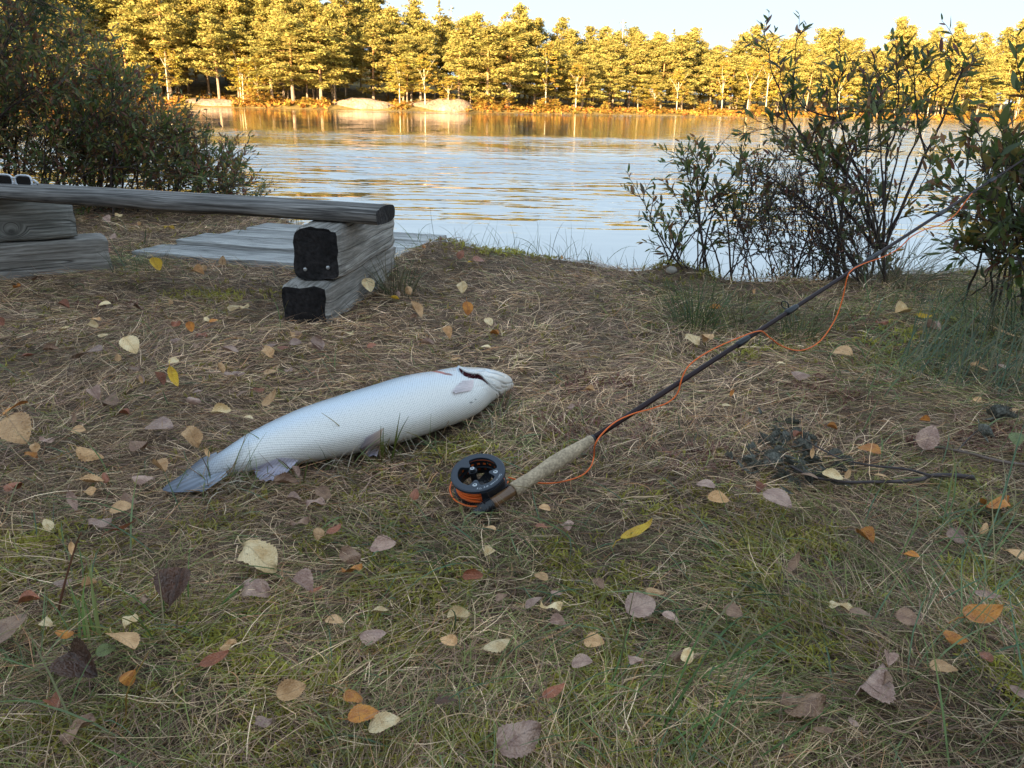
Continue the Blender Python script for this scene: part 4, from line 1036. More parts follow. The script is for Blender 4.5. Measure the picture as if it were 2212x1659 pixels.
for u, v in pts: stems_t = gy(u, v, rs.uniform(2.75, 3.3)); explicit.append(curve_to(bs + rs.normal(0, [.07, .05, 0]), stems_t, rs, .1))
make_bush('leafy_bush', 'open twiggy bush with upright leafy shoots at the water, behind the fishing rod', 'bush', bs, explicit, rs, 295, 13, (.07, .17), (.03, .05), .018, sub=2, lower_bare=.22, leafy=(.35, 1.0), stem_r=.0062)
# small shrub to its left
rs = np.random.default_rng(47); bs = gp(.83, 2.92)
T = [(1378, 425), (1395, 470), (1432, 470), (1462, 345), (1490, 338), (1512, 335), (1525, 350), (1545, 430), (1585, 390), (1610, 350), (1640, 372), (1655, 420), (1560, 470), (1500, 430), (1460, 420), (1440, 520), (1600, 470), (1690, 430), (1480, 480), (1530, 520)]
make_bush('sapling_shrub', 'small leafy shrub at the edge of the bank, left of the twiggy bush', 'bush', bs, [curve_to(gp(gz(1470 + rs.uniform(-50, 120), 588)[0], 2.93 + rs.uniform(-.05, .06), -.04), gy(u, v, 2.95 + rs.normal(0, .06)), rs, .05) for u, v in T], rs, 270, 16, (.06, .16), (.026, .046), .013, sub=1, lower_bare=.4, weights=[5, 5, 2, 3, 2, 1, .6, .5], stem_r=.005)
# fine purplish twigs between the two
rs = np.random.default_rng(53); bs = gp(1.08, 2.88)
make_bush('twiggy_shrub', 'low tangle of purplish brown twigs between the shrub and the twiggy bush', 'bush', bs, [curve_to(gp(rs.uniform(.75, 1.4), rs.uniform(2.8, 3.0), -.05), gy(rs.uniform(1560, 1900), rs.uniform(330, 560), rs.uniform(2.8, 3.2)), rs, .05) for i in range(38)], rs, 200, 18, (.08, .2), (.012, .026), .03, sub=2, lower_bare=.15, weights=[1, 1, 1.5, 1, 3, 4, .3, 3], stem_r=.0045)
# bush at the right edge, nearer
rs = np.random.default_rng(59); bs = gp(1.72, 2.35)
st = [curve_to(gp(rs.uniform(1.45, 2.15), rs.uniform(2.2, 2.6), -.02), gy(rs.uniform(2030, 2330), rs.uniform(285, 560), rs.uniform(2.05, 2.55)), rs, .08) for i in range(18)]
st += [curve_to(gp(1.6, 2.2, -.02), gy(u, v, 2.05), rs, .05) for u, v in ((2180, 300), (2150, 345), (2205, 320), (2215, 380), (2120, 370), (2200, 180), (2215, 250))]
make_bush('broadleaf_bush', 'leafy green and brown bush at the right edge that holds the rod tip', 'bush', bs, st, rs, 290, 9, (.08, .2), (.034, .055), .019, sub=2, lower_bare=.2, weights=[5, 5, 3, 3, 2, 1, .7, 1])

# overhanging pine: only a bough reaches into the picture at the top left
pine = empty('pine_tree', tuple(gp(-3.3, 3.3))); tag(pine, 'dark pine bough with long needles hanging into the top left corner', 'pine')
b = MB(); b.tube([(0, 0, -.1), (.05, 0, 1.2), (.02, .05, 2.6), (.06, 0, 4.2)], [.1, .09, .075, .04], 10, (.17, .12, .09)); b.build('trunk', M_trunk, pine, True)
rs = np.random.default_rng(61); b = MB(); nv_ = []; nf = []
def needle_tuft(p, d, n=46, L=.065):
    for i in range(n):
        a = d * rs.uniform(.2, 1.2) + rs.normal(0, .55, 3); a /= np.linalg.norm(a); q = p - d * rs.uniform(0, .07); s = np.cross(a, rs.normal(size=3)); s *= .0011 / np.linalg.norm(s)
        k = len(nv_) ; nv_.extend([q - s, q + s, q + a * L * rs.uniform(.7, 1.15)]); nf.append((k, k + 1, k + 2))
P0 = np.array([.05, 0, 1.35])
for u, v, d in ((170, 8, 3.0), (130, 22, 3.0), (95, 12, 3.05), (60, 5, 3.1), (120, -10, 3.0), (20, 10, 3.1), (-40, 0, 3.1), (180, -14, 2.95)):
    t = gy(u, v, d) - np.array(pine.location); m = (P0 + t) / 2 + np.array([0, 0, .1])
    b.tube([P0, m, t], [.012, .007, .003], 5, (.13, .1, .08), False)
    for f in np.linspace(.35, 1, 7):
        q = (P0 * (1 - f) ** 2 + 2 * m * f * (1 - f) + t * f * f); needle_tuft(q + rs.normal(0, .02, 3), (t - m) / np.linalg.norm(t - m))
        for e in range(2): needle_tuft(q + rs.normal(0, .07, 3), (t - m) / np.linalg.norm(t - m) + rs.normal(0, .3, 3))
b.build('bough', M_trunk, pine); link('needles', mesh('needles', nv_, np.array(nf), M_needles, np.tile((.05, .075, .035), (len(nv_), 1))), pine)

# ------------------------------------------------------------------ ground cover
def fishless(x, y):                                              # keep blades from standing inside the fish and the timbers
    P = np.stack([x, y], -1); m = np.ones(len(x), bool)
    d = np.full(len(x), 9.)
    for k in range(0, NS - 1, 12):
        d = np.minimum(d, np.hypot(x - S[k, 0], y - S[k, 1]) - S[k, 2] * 1.02)
    m &= d > 0
    for (cx, cy, L, W, a) in ((-.594, 2.125, .74, .15, sd), (-2.25, 2.31, .97, .2, ka), (-1.55, 3.06, 1.36, .0, jd)):
        lx = (x - cx) * math.cos(a) + (y - cy) * math.sin(a); ly = -(x - cx) * math.sin(a) + (y - cy) * math.cos(a)
        if W: m &= ~((lx > 0) & (lx < L) & (abs(ly) < W / 2))
        else: m &= ~((ly > .0) & (ly < .74) & (lx > ly * .5) & (lx < .98 + ly * .3))
    return m
def cover_points(n, ymin=.28, ymax=5.2, pw=.75, seed=1):
    r = np.random.default_rng(seed)
    t = r.random(n); y = (ymin ** (1 - pw) + t * (ymax ** (1 - pw) - ymin ** (1 - pw))) ** (1 / (1 - pw))
    x = r.uniform(-1, 1, n) * (.78 * y + .42)
    k = (y < bank(x) + .12) & fishless(x, y)
    return x[k], y[k], r
def pxmap(x, y): return proj(np.stack([x, y, x * 0], -1))
def blobs(U, L):
    w = 0
    for u, v, ru, rv, a in L: w = w + a * np.exp(-((U[:, 0] - u) / ru) ** 2 - ((U[:, 1] - v) / rv) ** 2)
    return w
# where moss, red bog moss and green grass grow (centres on the ground, sizes in picture columns/rows of the 2212-wide photograph)
MOSS = [(2120, 1500, 160, 130, 1.0), (1530, 1530, 60, 50, 1.3), (1850, 1480, 180, 60, .5), (1900, 760, 120, 40, .7), (1620, 770, 60, 14, .8), (540, 1440, 150, 60, .5), (1250, 1480, 240, 120, .4), (120, 1560, 220, 120, .7), (60, 1180, 80, 60, .6),
        (1050, 975, 140, 40, .7), (1250, 1200, 240, 90, .4), (980, 1560, 160, 80, .5), (2050, 1060, 160, 50, .6), (1750, 1180, 300, 90, .35), (470, 640, 110, 16, .6), (1090, 555, 120, 10, .9), (1470, 592, 70, 16, 1.2), (820, 1250, 200, 60, .3), (2000, 1250, 260, 120, .45), (700, 1400, 200, 90, .4), (2190, 600, 90, 90, .4)]
RED = [(1240, 935, 120, 35, .9), (1290, 840, 90, 25, .8), (1700, 620, 60, 14, .8), (1790, 865, 110, 30, .9), (1880, 780, 90, 22, .6), (2170, 960, 90, 40, .8), (2000, 960, 90, 30, .4), (1500, 1010, 90, 40, .5), (230, 660, 80, 12, .5), (1850, 720, 80, 20, .3)]
GREEN = [(2050, 800, 260, 90, 1.0), (2100, 650, 160, 90, .7), (1500, 670, 130, 50, .8), (1720, 700, 150, 40, .7), (1100, 980, 200, 60, .45), (300, 570, 90, 30, .9), (1450, 1500, 500, 160, .5), (250, 1500, 260, 160, .4), (1000, 1200, 300, 80, .35), (1900, 1250, 350, 160, .35), (860, 600, 40, 30, .4)]
def lit_(a, b, t): return np.array(a) * (1 - t[:, None]) + np.array(b) * t[:, None]

def strips(name, x, y, z, head, L, W, rise, curl, cols, mat_, segs, r, label, kind='stuff', tipfrac=.15, zlift=None, parent=None):
    """ribbons: each starts at (x,y,z), runs along heading with pitch `rise`, bends by `curl`"""
    n = len(x); P = np.stack([x, y, z], -1); h = head.copy(); pit = rise.copy()
    pts = [P]
    for s in range(segs):
        d = np.stack([np.cos(h) * np.cos(pit), np.sin(h) * np.cos(pit), np.sin(pit)], -1)
        P = P + d * (L / segs)[:, None]; pts.append(P); h = h + curl[:, 0] / segs; pit = pit + curl[:, 1] / segs
    pts = np.stack(pts, 1)
    if zlift is not None:
        g0 = ground(pts[..., 0].ravel(), pts[..., 1].ravel()).reshape(pts.shape[:2]); pts[..., 2] = np.maximum(pts[..., 2], g0 + zlift[:, None])
    sx = -np.sin(head); sy = np.cos(head); tw = r.normal(0, .7, n)
    side = np.stack([sx * np.cos(tw), sy * np.cos(tw), np.sin(tw)], -1)
    tz = np.linspace(0, 1, segs + 1); ww = np.where(tz < .5, .75 + .5 * tz, 1 - (tz - .5) * 1.5); ww = np.maximum(ww, tipfrac)
    A = pts - side[:, None] * (W[:, None] * ww[None])[..., None] * .5; B = pts + side[:, None] * (W[:, None] * ww[None])[..., None] * .5
    V = np.stack([A, B], 2).reshape(-1, 3)
    k = 2 * (segs + 1); i = np.arange(n)[:, None] * k + 2 * np.arange(segs)[None]
    Q = np.stack([i, i + 1, i + 3, i + 2], -1).reshape(-1, 4)
    C = np.repeat(cols, k, axis=0) if cols.ndim == 2 else cols.reshape(-1, 3)
    o = link(name, mesh(name, V, Q, mat_, C), parent)
    if label: tag(o, label, kind=kind)
    return o
# dead straw, matted and combed by the wind
x, y, r = cover_points(235000, seed=3)
U = pxmap(x, y); n = len(x)
flow = 6.28 * fbm(x * 2.2, y * 2.2, 31, 2) * 1.6
head = flow + r.normal(0, 1.0, n)
g = np.clip(blobs(U, GREEN), 0, 1); mo = np.clip(blobs(U, MOSS), 0, 1)
keep = r.random(n) > .6 * mo * sst(.40, .58, fbm(x * 9, y * 9, 71))
x, y, U, head, g, mo = [a[keep] for a in (x, y, U, head, g, mo)]; n = len(x)
pal = np.array([(.34, .285, .21), (.22, .18, .135), (.10, .08, .062), (.46, .41, .34), (.17, .125, .115), (.065, .05, .042), (.24, .15, .09), (.17, .175, .09), (.12, .155, .07)])
pw_ = np.array([3, 3.4, 3.0, 1.3, 3.0, 2.6, 1.0, 1.2, .7]); idx = r.choice(9, n, p=pw_ / pw_.sum())
grn = r.random(n) < .5 * g + .15 * sst(1000, 1250, U[:, 1])
cols = pal[idx] * r.uniform(.7, 1.25, (n, 1)); cols[grn] = np.array([.12, .16, .06]) * r.uniform(.6, 1.3, (grn.sum(), 1))
cols *= np.array([2.45, 2.0, 1.58]) * (.4 + 1.2 * fbm(x * 4, y * 4, 55, 3))[:, None]
L = r.gamma(4, .0105, n) + .012; W = (.00062 + .00034 * y) * r.uniform(.6, 1.5, n)
strips('dry_grass', x, y, ground(x, y) + r.random(n) ** 1.5 * .016, head, L, W, r.normal(.16, .24, n), np.stack([r.normal(0, .75, n), r.normal(-.3, .45, n)], -1), cols, M_grass, 3, r, 'matted dry grass covering the bank', zlift=.001 + .012 * r.random(n))
# green and half-dead blades standing up
x, y, r = cover_points(42000, seed=5); U = pxmap(x, y); g = np.clip(blobs(U, GREEN) + .07 + .12 * (U[:, 1] > 1100), 0, 1)
k = r.random(len(x)) < g * .62 * (.4 + 1.2 * (fbm(x * 6, y * 6, 81) > .5)); x, y, U = x[k], y[k], U[k]; n = len(x)
near = U[:, 1] > 1000
L = r.gamma(5, .013, n) + .02; L = np.where(U[:, 0] > 1850, L * 1.3, L)
lean = r.uniform(.15, 1.15, n)
c0 = np.array([(.13, .19, .06), (.18, .23, .10), (.10, .16, .08), (.22, .21, .09), (.30, .24, .12)])[r.choice(5, n, p=[.3, .22, .26, .12, .10])] * r.uniform(.7, 1.3, (n, 1))
segs = 5; tz = np.linspace(0, 1, segs + 1)
tip = np.where(r.random(n) < .5, 1, 0)[:, None, None]
base_c = np.array([.2, .15, .08]); cc = c0[:, None, :] * np.ones((1, segs + 1, 1))
cc = cc * (1 - (1 - sst(0, .3, tz))[None, :, None] * .7) + base_c * ((1 - sst(0, .3, tz))[None, :, None] * .7)
cc = cc * (1 - tip * sst(.6, 1, tz)[None, :, None] * .8) + np.array([.35, .22, .05]) * (tip * sst(.6, 1, tz)[None, :, None] * .8)
flow = 6.28 * fbm(x * 1.5, y * 1.5, 33, 2) * 1.3
strips('green_grass', x, y, ground(x, y), np.where(U[:, 0] > 1850, r.normal(.6, .6, n), flow + r.normal(0, .8, n)), L, (.0013 + .0005 * y) * r.uniform(.7, 1.5, n), lean, np.stack([r.normal(0, .5, n), -r.gamma(3, .3, n)], -1), np.repeat(cc, 2, axis=1), M_grass, segs, r, 'scattered green grass blades on the bank', zlift=np.full(n, .004))
# moss: small upright sprigs
x, y, r = cover_points(150000, seed=7, ymax=4.2); U = pxmap(x, y); mo = np.clip(blobs(U, MOSS) + .2 * sst(980, 1200, U[:, 1]) + .05, 0, 1.2); rd = np.clip(.7 * blobs(U, RED), 0, 1)
tex = fbm(x * 9, y * 9, 71, 3)
k = r.random(len(x)) < np.maximum(mo * 1.0, rd) * sst(.36, .56, tex); x, y, U, mo, rd = [a[k] for a in (x, y, U, mo, rd)]; n = len(x)
isred = r.random(n) < rd / (rd + mo * .8 + .05)
bright = np.clip(mo, 0, 1) * fbm(x * 5, y * 5, 91)
c = lit_((.27, .22, .055), (.60, .56, .10), np.clip(bright * 1.5, 0, 1)) * r.uniform(.65, 1.3, (n, 1)); c[isred] = np.array([.27, .13, .105]) * r.uniform(.5, 1.4, (isred.sum(), 1))
pale = (U[:, 0] > 1700) & (U[:, 1] < 1150) & (U[:, 1] > 850) & ~isred; c[pale] = c[pale] * .6 + np.array([.22, .22, .12]) * .5
rep = 4
x3 = np.repeat(x, rep) + r.normal(0, .0025, n * rep); y3 = np.repeat(y, rep) + r.normal(0, .0025, n * rep); m3 = n * rep
strips('moss', x3, y3, ground(x3, y3) + .006, r.uniform(0, 6.28, m3), r.uniform(.007, .016, m3) * (1 + .15 * y3), (.0021 + .0008 * y3) * r.uniform(.7, 1.3, m3), r.uniform(.35, 1.4, m3), np.stack([r.normal(0, .6, m3), -r.uniform(.2, 1.6, m3)], -1), np.repeat(c, rep, axis=0) * r.uniform(.8, 1.2, (m3, 1)), M_moss, 2, r, 'patches of green and reddish moss between the dry grass')
# thin stalks and sedge at the water's edge
r = np.random.default_rng(15); n = 420
x = np.concatenate([r.uniform(-.45, .75, 240), r.uniform(.7, 2.2, 130), r.uniform(-1.6, -.9, 50)]); y = bank(x) + r.normal(-.02, .07, n)
strips('edge_sedge', x, y, ground(x, y) - .01, r.uniform(0, 6.28, n), r.gamma(4, .022, n) + .03, np.full(n, .0024), r.normal(1.25, .2, n), np.stack([r.normal(0, .6, n), -r.gamma(2, .35, n)], -1), np.array([.09, .12, .05]) * r.uniform(.5, 1.8, (n, 1)) * [1.1, 1, .9], M_grass, 5, r, 'thin sedge stalks along the edge of the bank')

r = np.random.default_rng(17); n = 420
k = r.integers(40, NS - 60, n); x = S[k, 0] - nv[k, 0] * (S[k, 2] + r.gamma(2, .012, n)); y = S[k, 1] - nv[k, 1] * (S[k, 2] + r.gamma(2, .012, n))
fc = np.array([(.34, .28, .2), (.12, .16, .05), (.16, .19, .06), (.10, .07, .05), (.45, .38, .28), (.22, .13, .06)])[r.integers(6, size=n)] * r.uniform(.7, 1.3, (n, 1))
strips('fringe_grass', x, y, ground(x, y), r.uniform(0, 6.28, n), r.gamma(4, .011, n) + .02, np.full(n, .0019) * r.uniform(.6, 1.4, n), r.uniform(.2, 1.3, n), np.stack([r.normal(0, .8, n), -r.gamma(2, .5, n)], -1), fc, M_grass, 5, r, 'loose grass blades along the belly of the fish')

def tuft(label, cx, cy, n, rad_, L, spread, cols, seed, headbias=None, w=.0022, cat='grass tuft', name='rush_tuft', curl=.5, group=None):
    r = np.random.default_rng(seed); o = empty(name, tuple(gp(cx, cy))); tag(o, label, cat, group)
    a = r.uniform(0, 6.28, n); q = np.sqrt(r.random(n)) * rad_; x = q * np.cos(a); y = q * np.sin(a)
    h = a + r.normal(0, .5, n) if headbias is None else r.normal(headbias, .35, n)
    c = np.array(cols)[r.integers(len(cols), size=n)] * r.uniform(.7, 1.3, (n, 1))
    strips('blades', x, y, x * 0 - .01, h, L * r.uniform(.55, 1.15, n), w * r.uniform(.7, 1.3, n), np.clip(r.normal(1.5 - spread, spread * .5, n), .1, 1.55), np.stack([r.normal(0, .4, n), -curl * r.gamma(2, .4, n)], -1), c, M_grass, 6, r, None, parent=o).__setitem__('kind', 'stuff')
    return o
GR = [(.075, .12, .045), (.10, .14, .05), (.06, .095, .05), (.17, .15, .07)]; DRY = [(.22, .17, .10), (.15, .12, .07), (.12, .13, .06), (.3, .25, .16)]
q = gz(1500, 705); tuft('upright dark green rush tuft on the bank below the small leafy shrub', q[0], q[1], 150, .055, .17, .38, GR, 1)
q = gz(1725, 738); tuft('green rush tuft behind the hanging loop of orange line', q[0], q[1], 130, .06, .13, .5, GR + DRY[:2], 2)
q = gz(1600, 700); tuft('loose leaning grass tuft between the two rush tufts', q[0], q[1], 80, .07, .14, .7, GR + DRY, 3)
q = gz(862, 640); tuft('dry brownish grass tuft against the right side of the bench support', q[0], q[1], 130, .05, .17, .42, DRY + GR[:1], 4)
q = gz(1920, 620); tuft('hanging dry grass clump at the foot of the twiggy bush', q[0], q[1], 240, .10, .34, .6, DRY + [(.10, .10, .06)], 5, curl=1.2)
q = gz(2060, 830); tuft('flattened swirl of long bluish green grass right of the rod', q[0], q[1], 330, .16, .26, 1.15, [(.06, .10, .06), (.085, .13, .075), (.11, .14, .07), (.17, .16, .09)], 6, headbias=.75)
q = gz(2190, 760); tuft('long grass sweeping down at the right edge under the broadleaf bush', q[0], q[1], 200, .15, .26, 1.0, [(.06, .10, .05), (.09, .12, .06), (.17, .16, .09)], 7, headbias=3.6)
q = gz(300, 590); tuft('fine green grass tuft between left bench support and walkway', q[0], q[1], 110, .10, .11, .6, GR + DRY[:2], 8)
q = gz(832, 990); tuft('stiff green grass blades standing in front of the fish belly', q[0], q[1] - .02, 26, .02, .13, .35, [(.10, .15, .03), (.13, .15, .03), (.2, .15, .05)], 9, w=.003)
q = gz(648, 1030); tuft('thin dark blades standing beside the anal fin of the fish', q[0], q[1] - .015, 12, .05, .11, .4, [(.09, .12, .03), (.12, .07, .04)], 10, w=.0026)
q = gz(760, 1012); tuft('curled dark blades against the fish between its two lower fins', q[0], q[1] - .012, 16, .05, .08, .55, [(.09, .10, .03), (.11, .07, .04), (.2, .12, .05)], 11, w=.0026, curl=1.5)
q = gz(200, 1445); tuft('tall bright green grass blades in the lower left corner', q[0], q[1], 8, .02, .12, .8, [(.15, .22, .05), (.2, .22, .07)], 12, w=.003, headbias=2.0)
q = gz(385, 1380); tuft('green and yellow grass clump around the upright dark leaf', q[0], q[1], 45, .035, .10, .5, [(.11, .18, .04), (.22, .2, .05), (.2, .14, .07)], 13, w=.0024)
q = gz(1440, 1560); tuft('long green blades sweeping right near the bottom of the picture', q[0], q[1], 60, .09, .15, 1.0, [(.10, .17, .04), (.12, .19, .07), (.2, .17, .08)], 14, w=.003, headbias=.5)

# ------------------------------------------------------------------ fallen leaves
LEAFC = {'T': ('tan', (.74, .43, .20), (.54, .29, .12)), 'C': ('pale cream', (.90, .68, .38), (.74, .49, .23)), 'O': ('orange brown', (.62, .24, .035), (.44, .15, .03)), 'B': ('dull brown', (.36, .21, .125), (.24, .13, .08)), 'D': ('very dark brown', (.13, .06, .035), (.08, .04, .025)),
         'P': ('purplish grey', (.50, .32, .235), (.34, .20, .15)), 'Y': ('yellow', (.75, .47, .03), (.6, .34, .03)), 'R': ('reddish brown', (.40, .14, .07), (.28, .10, .05)), 'G': ('greenish', (.20, .23, .08), (.16, .17, .06))}
def leaf_mat(code):
    nm, c, c2 = LEAFC[code]
    m = bpy.data.materials.new('fallen_leaf_' + nm.replace(' ', '_')); m.use_nodes = True; nt = m.node_tree; N = nt.nodes; L = nt.links; b = N['Principled BSDF']
    b.inputs['Roughness'].default_value = .3 if code in 'PRD' else .45; b.inputs['Specular IOR Level'].default_value = .45
    at = N.new('ShaderNodeAttribute'); at.attribute_name = 'luv'; se = N.new('ShaderNodeSeparateXYZ'); L.new(at.outputs['Vector'], se.inputs[0])
    oi = N.new('ShaderNodeObjectInfo'); tc = N.new('ShaderNodeTexCoord')
    av = N.new('ShaderNodeVectorMath'); av.operation = 'ADD'; L.new(tc.outputs['Object'], av.inputs[0]); L.new(oi.outputs['Random'], av.inputs[1])
    n = N.new('ShaderNodeTexNoise'); n.inputs['Scale'].default_value = 3.2; n.inputs['Detail'].default_value = 6; L.new(av.outputs[0], n.inputs[0])
    mx = N.new('ShaderNodeMix'); mx.data_type = 'RGBA'; mx.inputs[6].default_value = (*c, 1); mx.inputs[7].default_value = (*c2, 1)
    mr = N.new('ShaderNodeMapRange'); mr.inputs[1].default_value = .38; mr.inputs[2].default_value = .62; L.new(n.outputs[0], mr.inputs[0]); L.new(mr.outputs[0], mx.inputs[0])
    def mth(op, a, bb):
        q = N.new('ShaderNodeMath'); q.operation = op
        for i, v in enumerate((a, bb)):
            if isinstance(v, (int, float)): q.inputs[i].default_value = v
            else: L.new(v, q.inputs[i])
        return q.outputs[0]
    av_ = mth('ABSOLUTE', se.outputs[1], 0)
    side = mth('SINE', mth('SUBTRACT', mth('MULTIPLY', se.outputs[0], 44), mth('MULTIPLY', av_, 22)), 0)
    vein = N.new('ShaderNodeMapRange'); vein.inputs[1].default_value = .86; vein.inputs[2].default_value = 1; vein.inputs[3].default_value = 1; vein.inputs[4].default_value = .78; L.new(side, vein.inputs[0])
    mid = N.new('ShaderNodeMapRange'); mid.inputs[1].default_value = .0; mid.inputs[2].default_value = .06; mid.inputs[3].default_value = .7; mid.inputs[4].default_value = 1; L.new(av_, mid.inputs[0])
    n2 = N.new('ShaderNodeTexNoise'); n2.inputs['Scale'].default_value = 14; n2.inputs['Detail'].default_value = 3; L.new(av.outputs[0], n2.inputs[0])
    spot = N.new('ShaderNodeMapRange'); spot.inputs[1].default_value = .66; spot.inputs[2].default_value = .72; spot.inputs[3].default_value = 1; spot.inputs[4].default_value = .45; L.new(n2.outputs[0], spot.inputs[0])
    rnd = N.new('ShaderNodeMapRange'); rnd.inputs[3].default_value = .75; rnd.inputs[4].default_value = 1.2; L.new(oi.outputs['Random'], rnd.inputs[0])
    f = mth('MULTIPLY', mth('MULTIPLY', vein.outputs[0], mid.outputs[0]), mth('MULTIPLY', spot.outputs[0], rnd.outputs[0]))
    sc = N.new('ShaderNodeVectorMath'); sc.operation = 'SCALE'; L.new(mx.outputs[2], sc.inputs[0]); L.new(f, sc.inputs['Scale']); L.new(sc.outputs[0], b.inputs['Base Color'])
    bp = N.new('ShaderNodeBump'); bp.inputs['Strength'].default_value = .4; bp.inputs['Distance'].default_value = .03; L.new(n2.outputs[0], bp.inputs['Height']); L.new(bp.outputs[0], b.inputs['Normal'])
    return m
LM = {c: leaf_mat(c) for c in LEAFC}
def leaf_mesh(var, seed):
    """var: 0 nearly flat, 1 cupped, 2 rolled along the midrib, 3 folded, 4 wavy, 5 narrow boat"""
    r = np.random.default_rng(seed); nt_, nv = 18, 8; V = []; UV = []
    Wd = (.78, .72, .70, .74, .80, .40)[var]
    for i in range(nt_ + 1):
        t = i / nt_; w = Wd * .5 * (math.sin(math.pi * min(1, t) ** .78) ** .75 if 0 < t < 1 else 0)
        w *= 1 + (.07 if i % 2 else -.03) * (var != 5)
        for j in range(nv + 1):
            v = j / nv * 2 - 1; y = v * w
            z = {0: .05 * v * v * w * 2 + .05 * math.sin(t * 3), 1: .5 * (y * y) * 2 + .28 * (t - .5) ** 2, 2: 0, 3: .75 * abs(y), 4: .07 * math.sin(t * 7 + v * 2) + .3 * y * y, 5: 1.3 * y * y + .35 * (t - .5) ** 2}[var]
            if var == 2:
                R = .26; a = y / R; y = R * math.sin(a); z = R * (1 - math.cos(a)) + .2 * (t - .4) ** 2
            z += .022 * float(vn(t * 5 + seed, v * 2.5, seed)); z -= .12 * max(0, t - .8) * (var in (1, 4))
            z *= 1.7; V.append((t - .5, y, z)); UV.append((t, v * (w / (Wd * .5) if w else 0)))
    m = nv + 1; Fc = [(i * m + j, i * m + j + 1, (i + 1) * m + j + 1, (i + 1) * m + j) for i in range(nt_) for j in range(nv)]
    # stalk
    b = MB(); b.add(V, Fc, (1, 1, 1), UV); b.tube([(-.48, 0, V[m + 4][2]), (-.62, .02, V[m + 4][2] + .02), (-.78, .06 * r.normal(), .05)], [.014, .012, .014], 4)
    return np.concatenate(b.V), b.F, np.concatenate(b.U)
LMESH = {}
def leaf_data(var, sd_, code):
    key = (var, sd_, code)
    if key not in LMESH:
        V, Fc, UV = leaf_mesh(var, sd_); LMESH[key] = mesh('fallen_leaf', V, Fc, LM[code], None, True, UV)
    return LMESH[key]
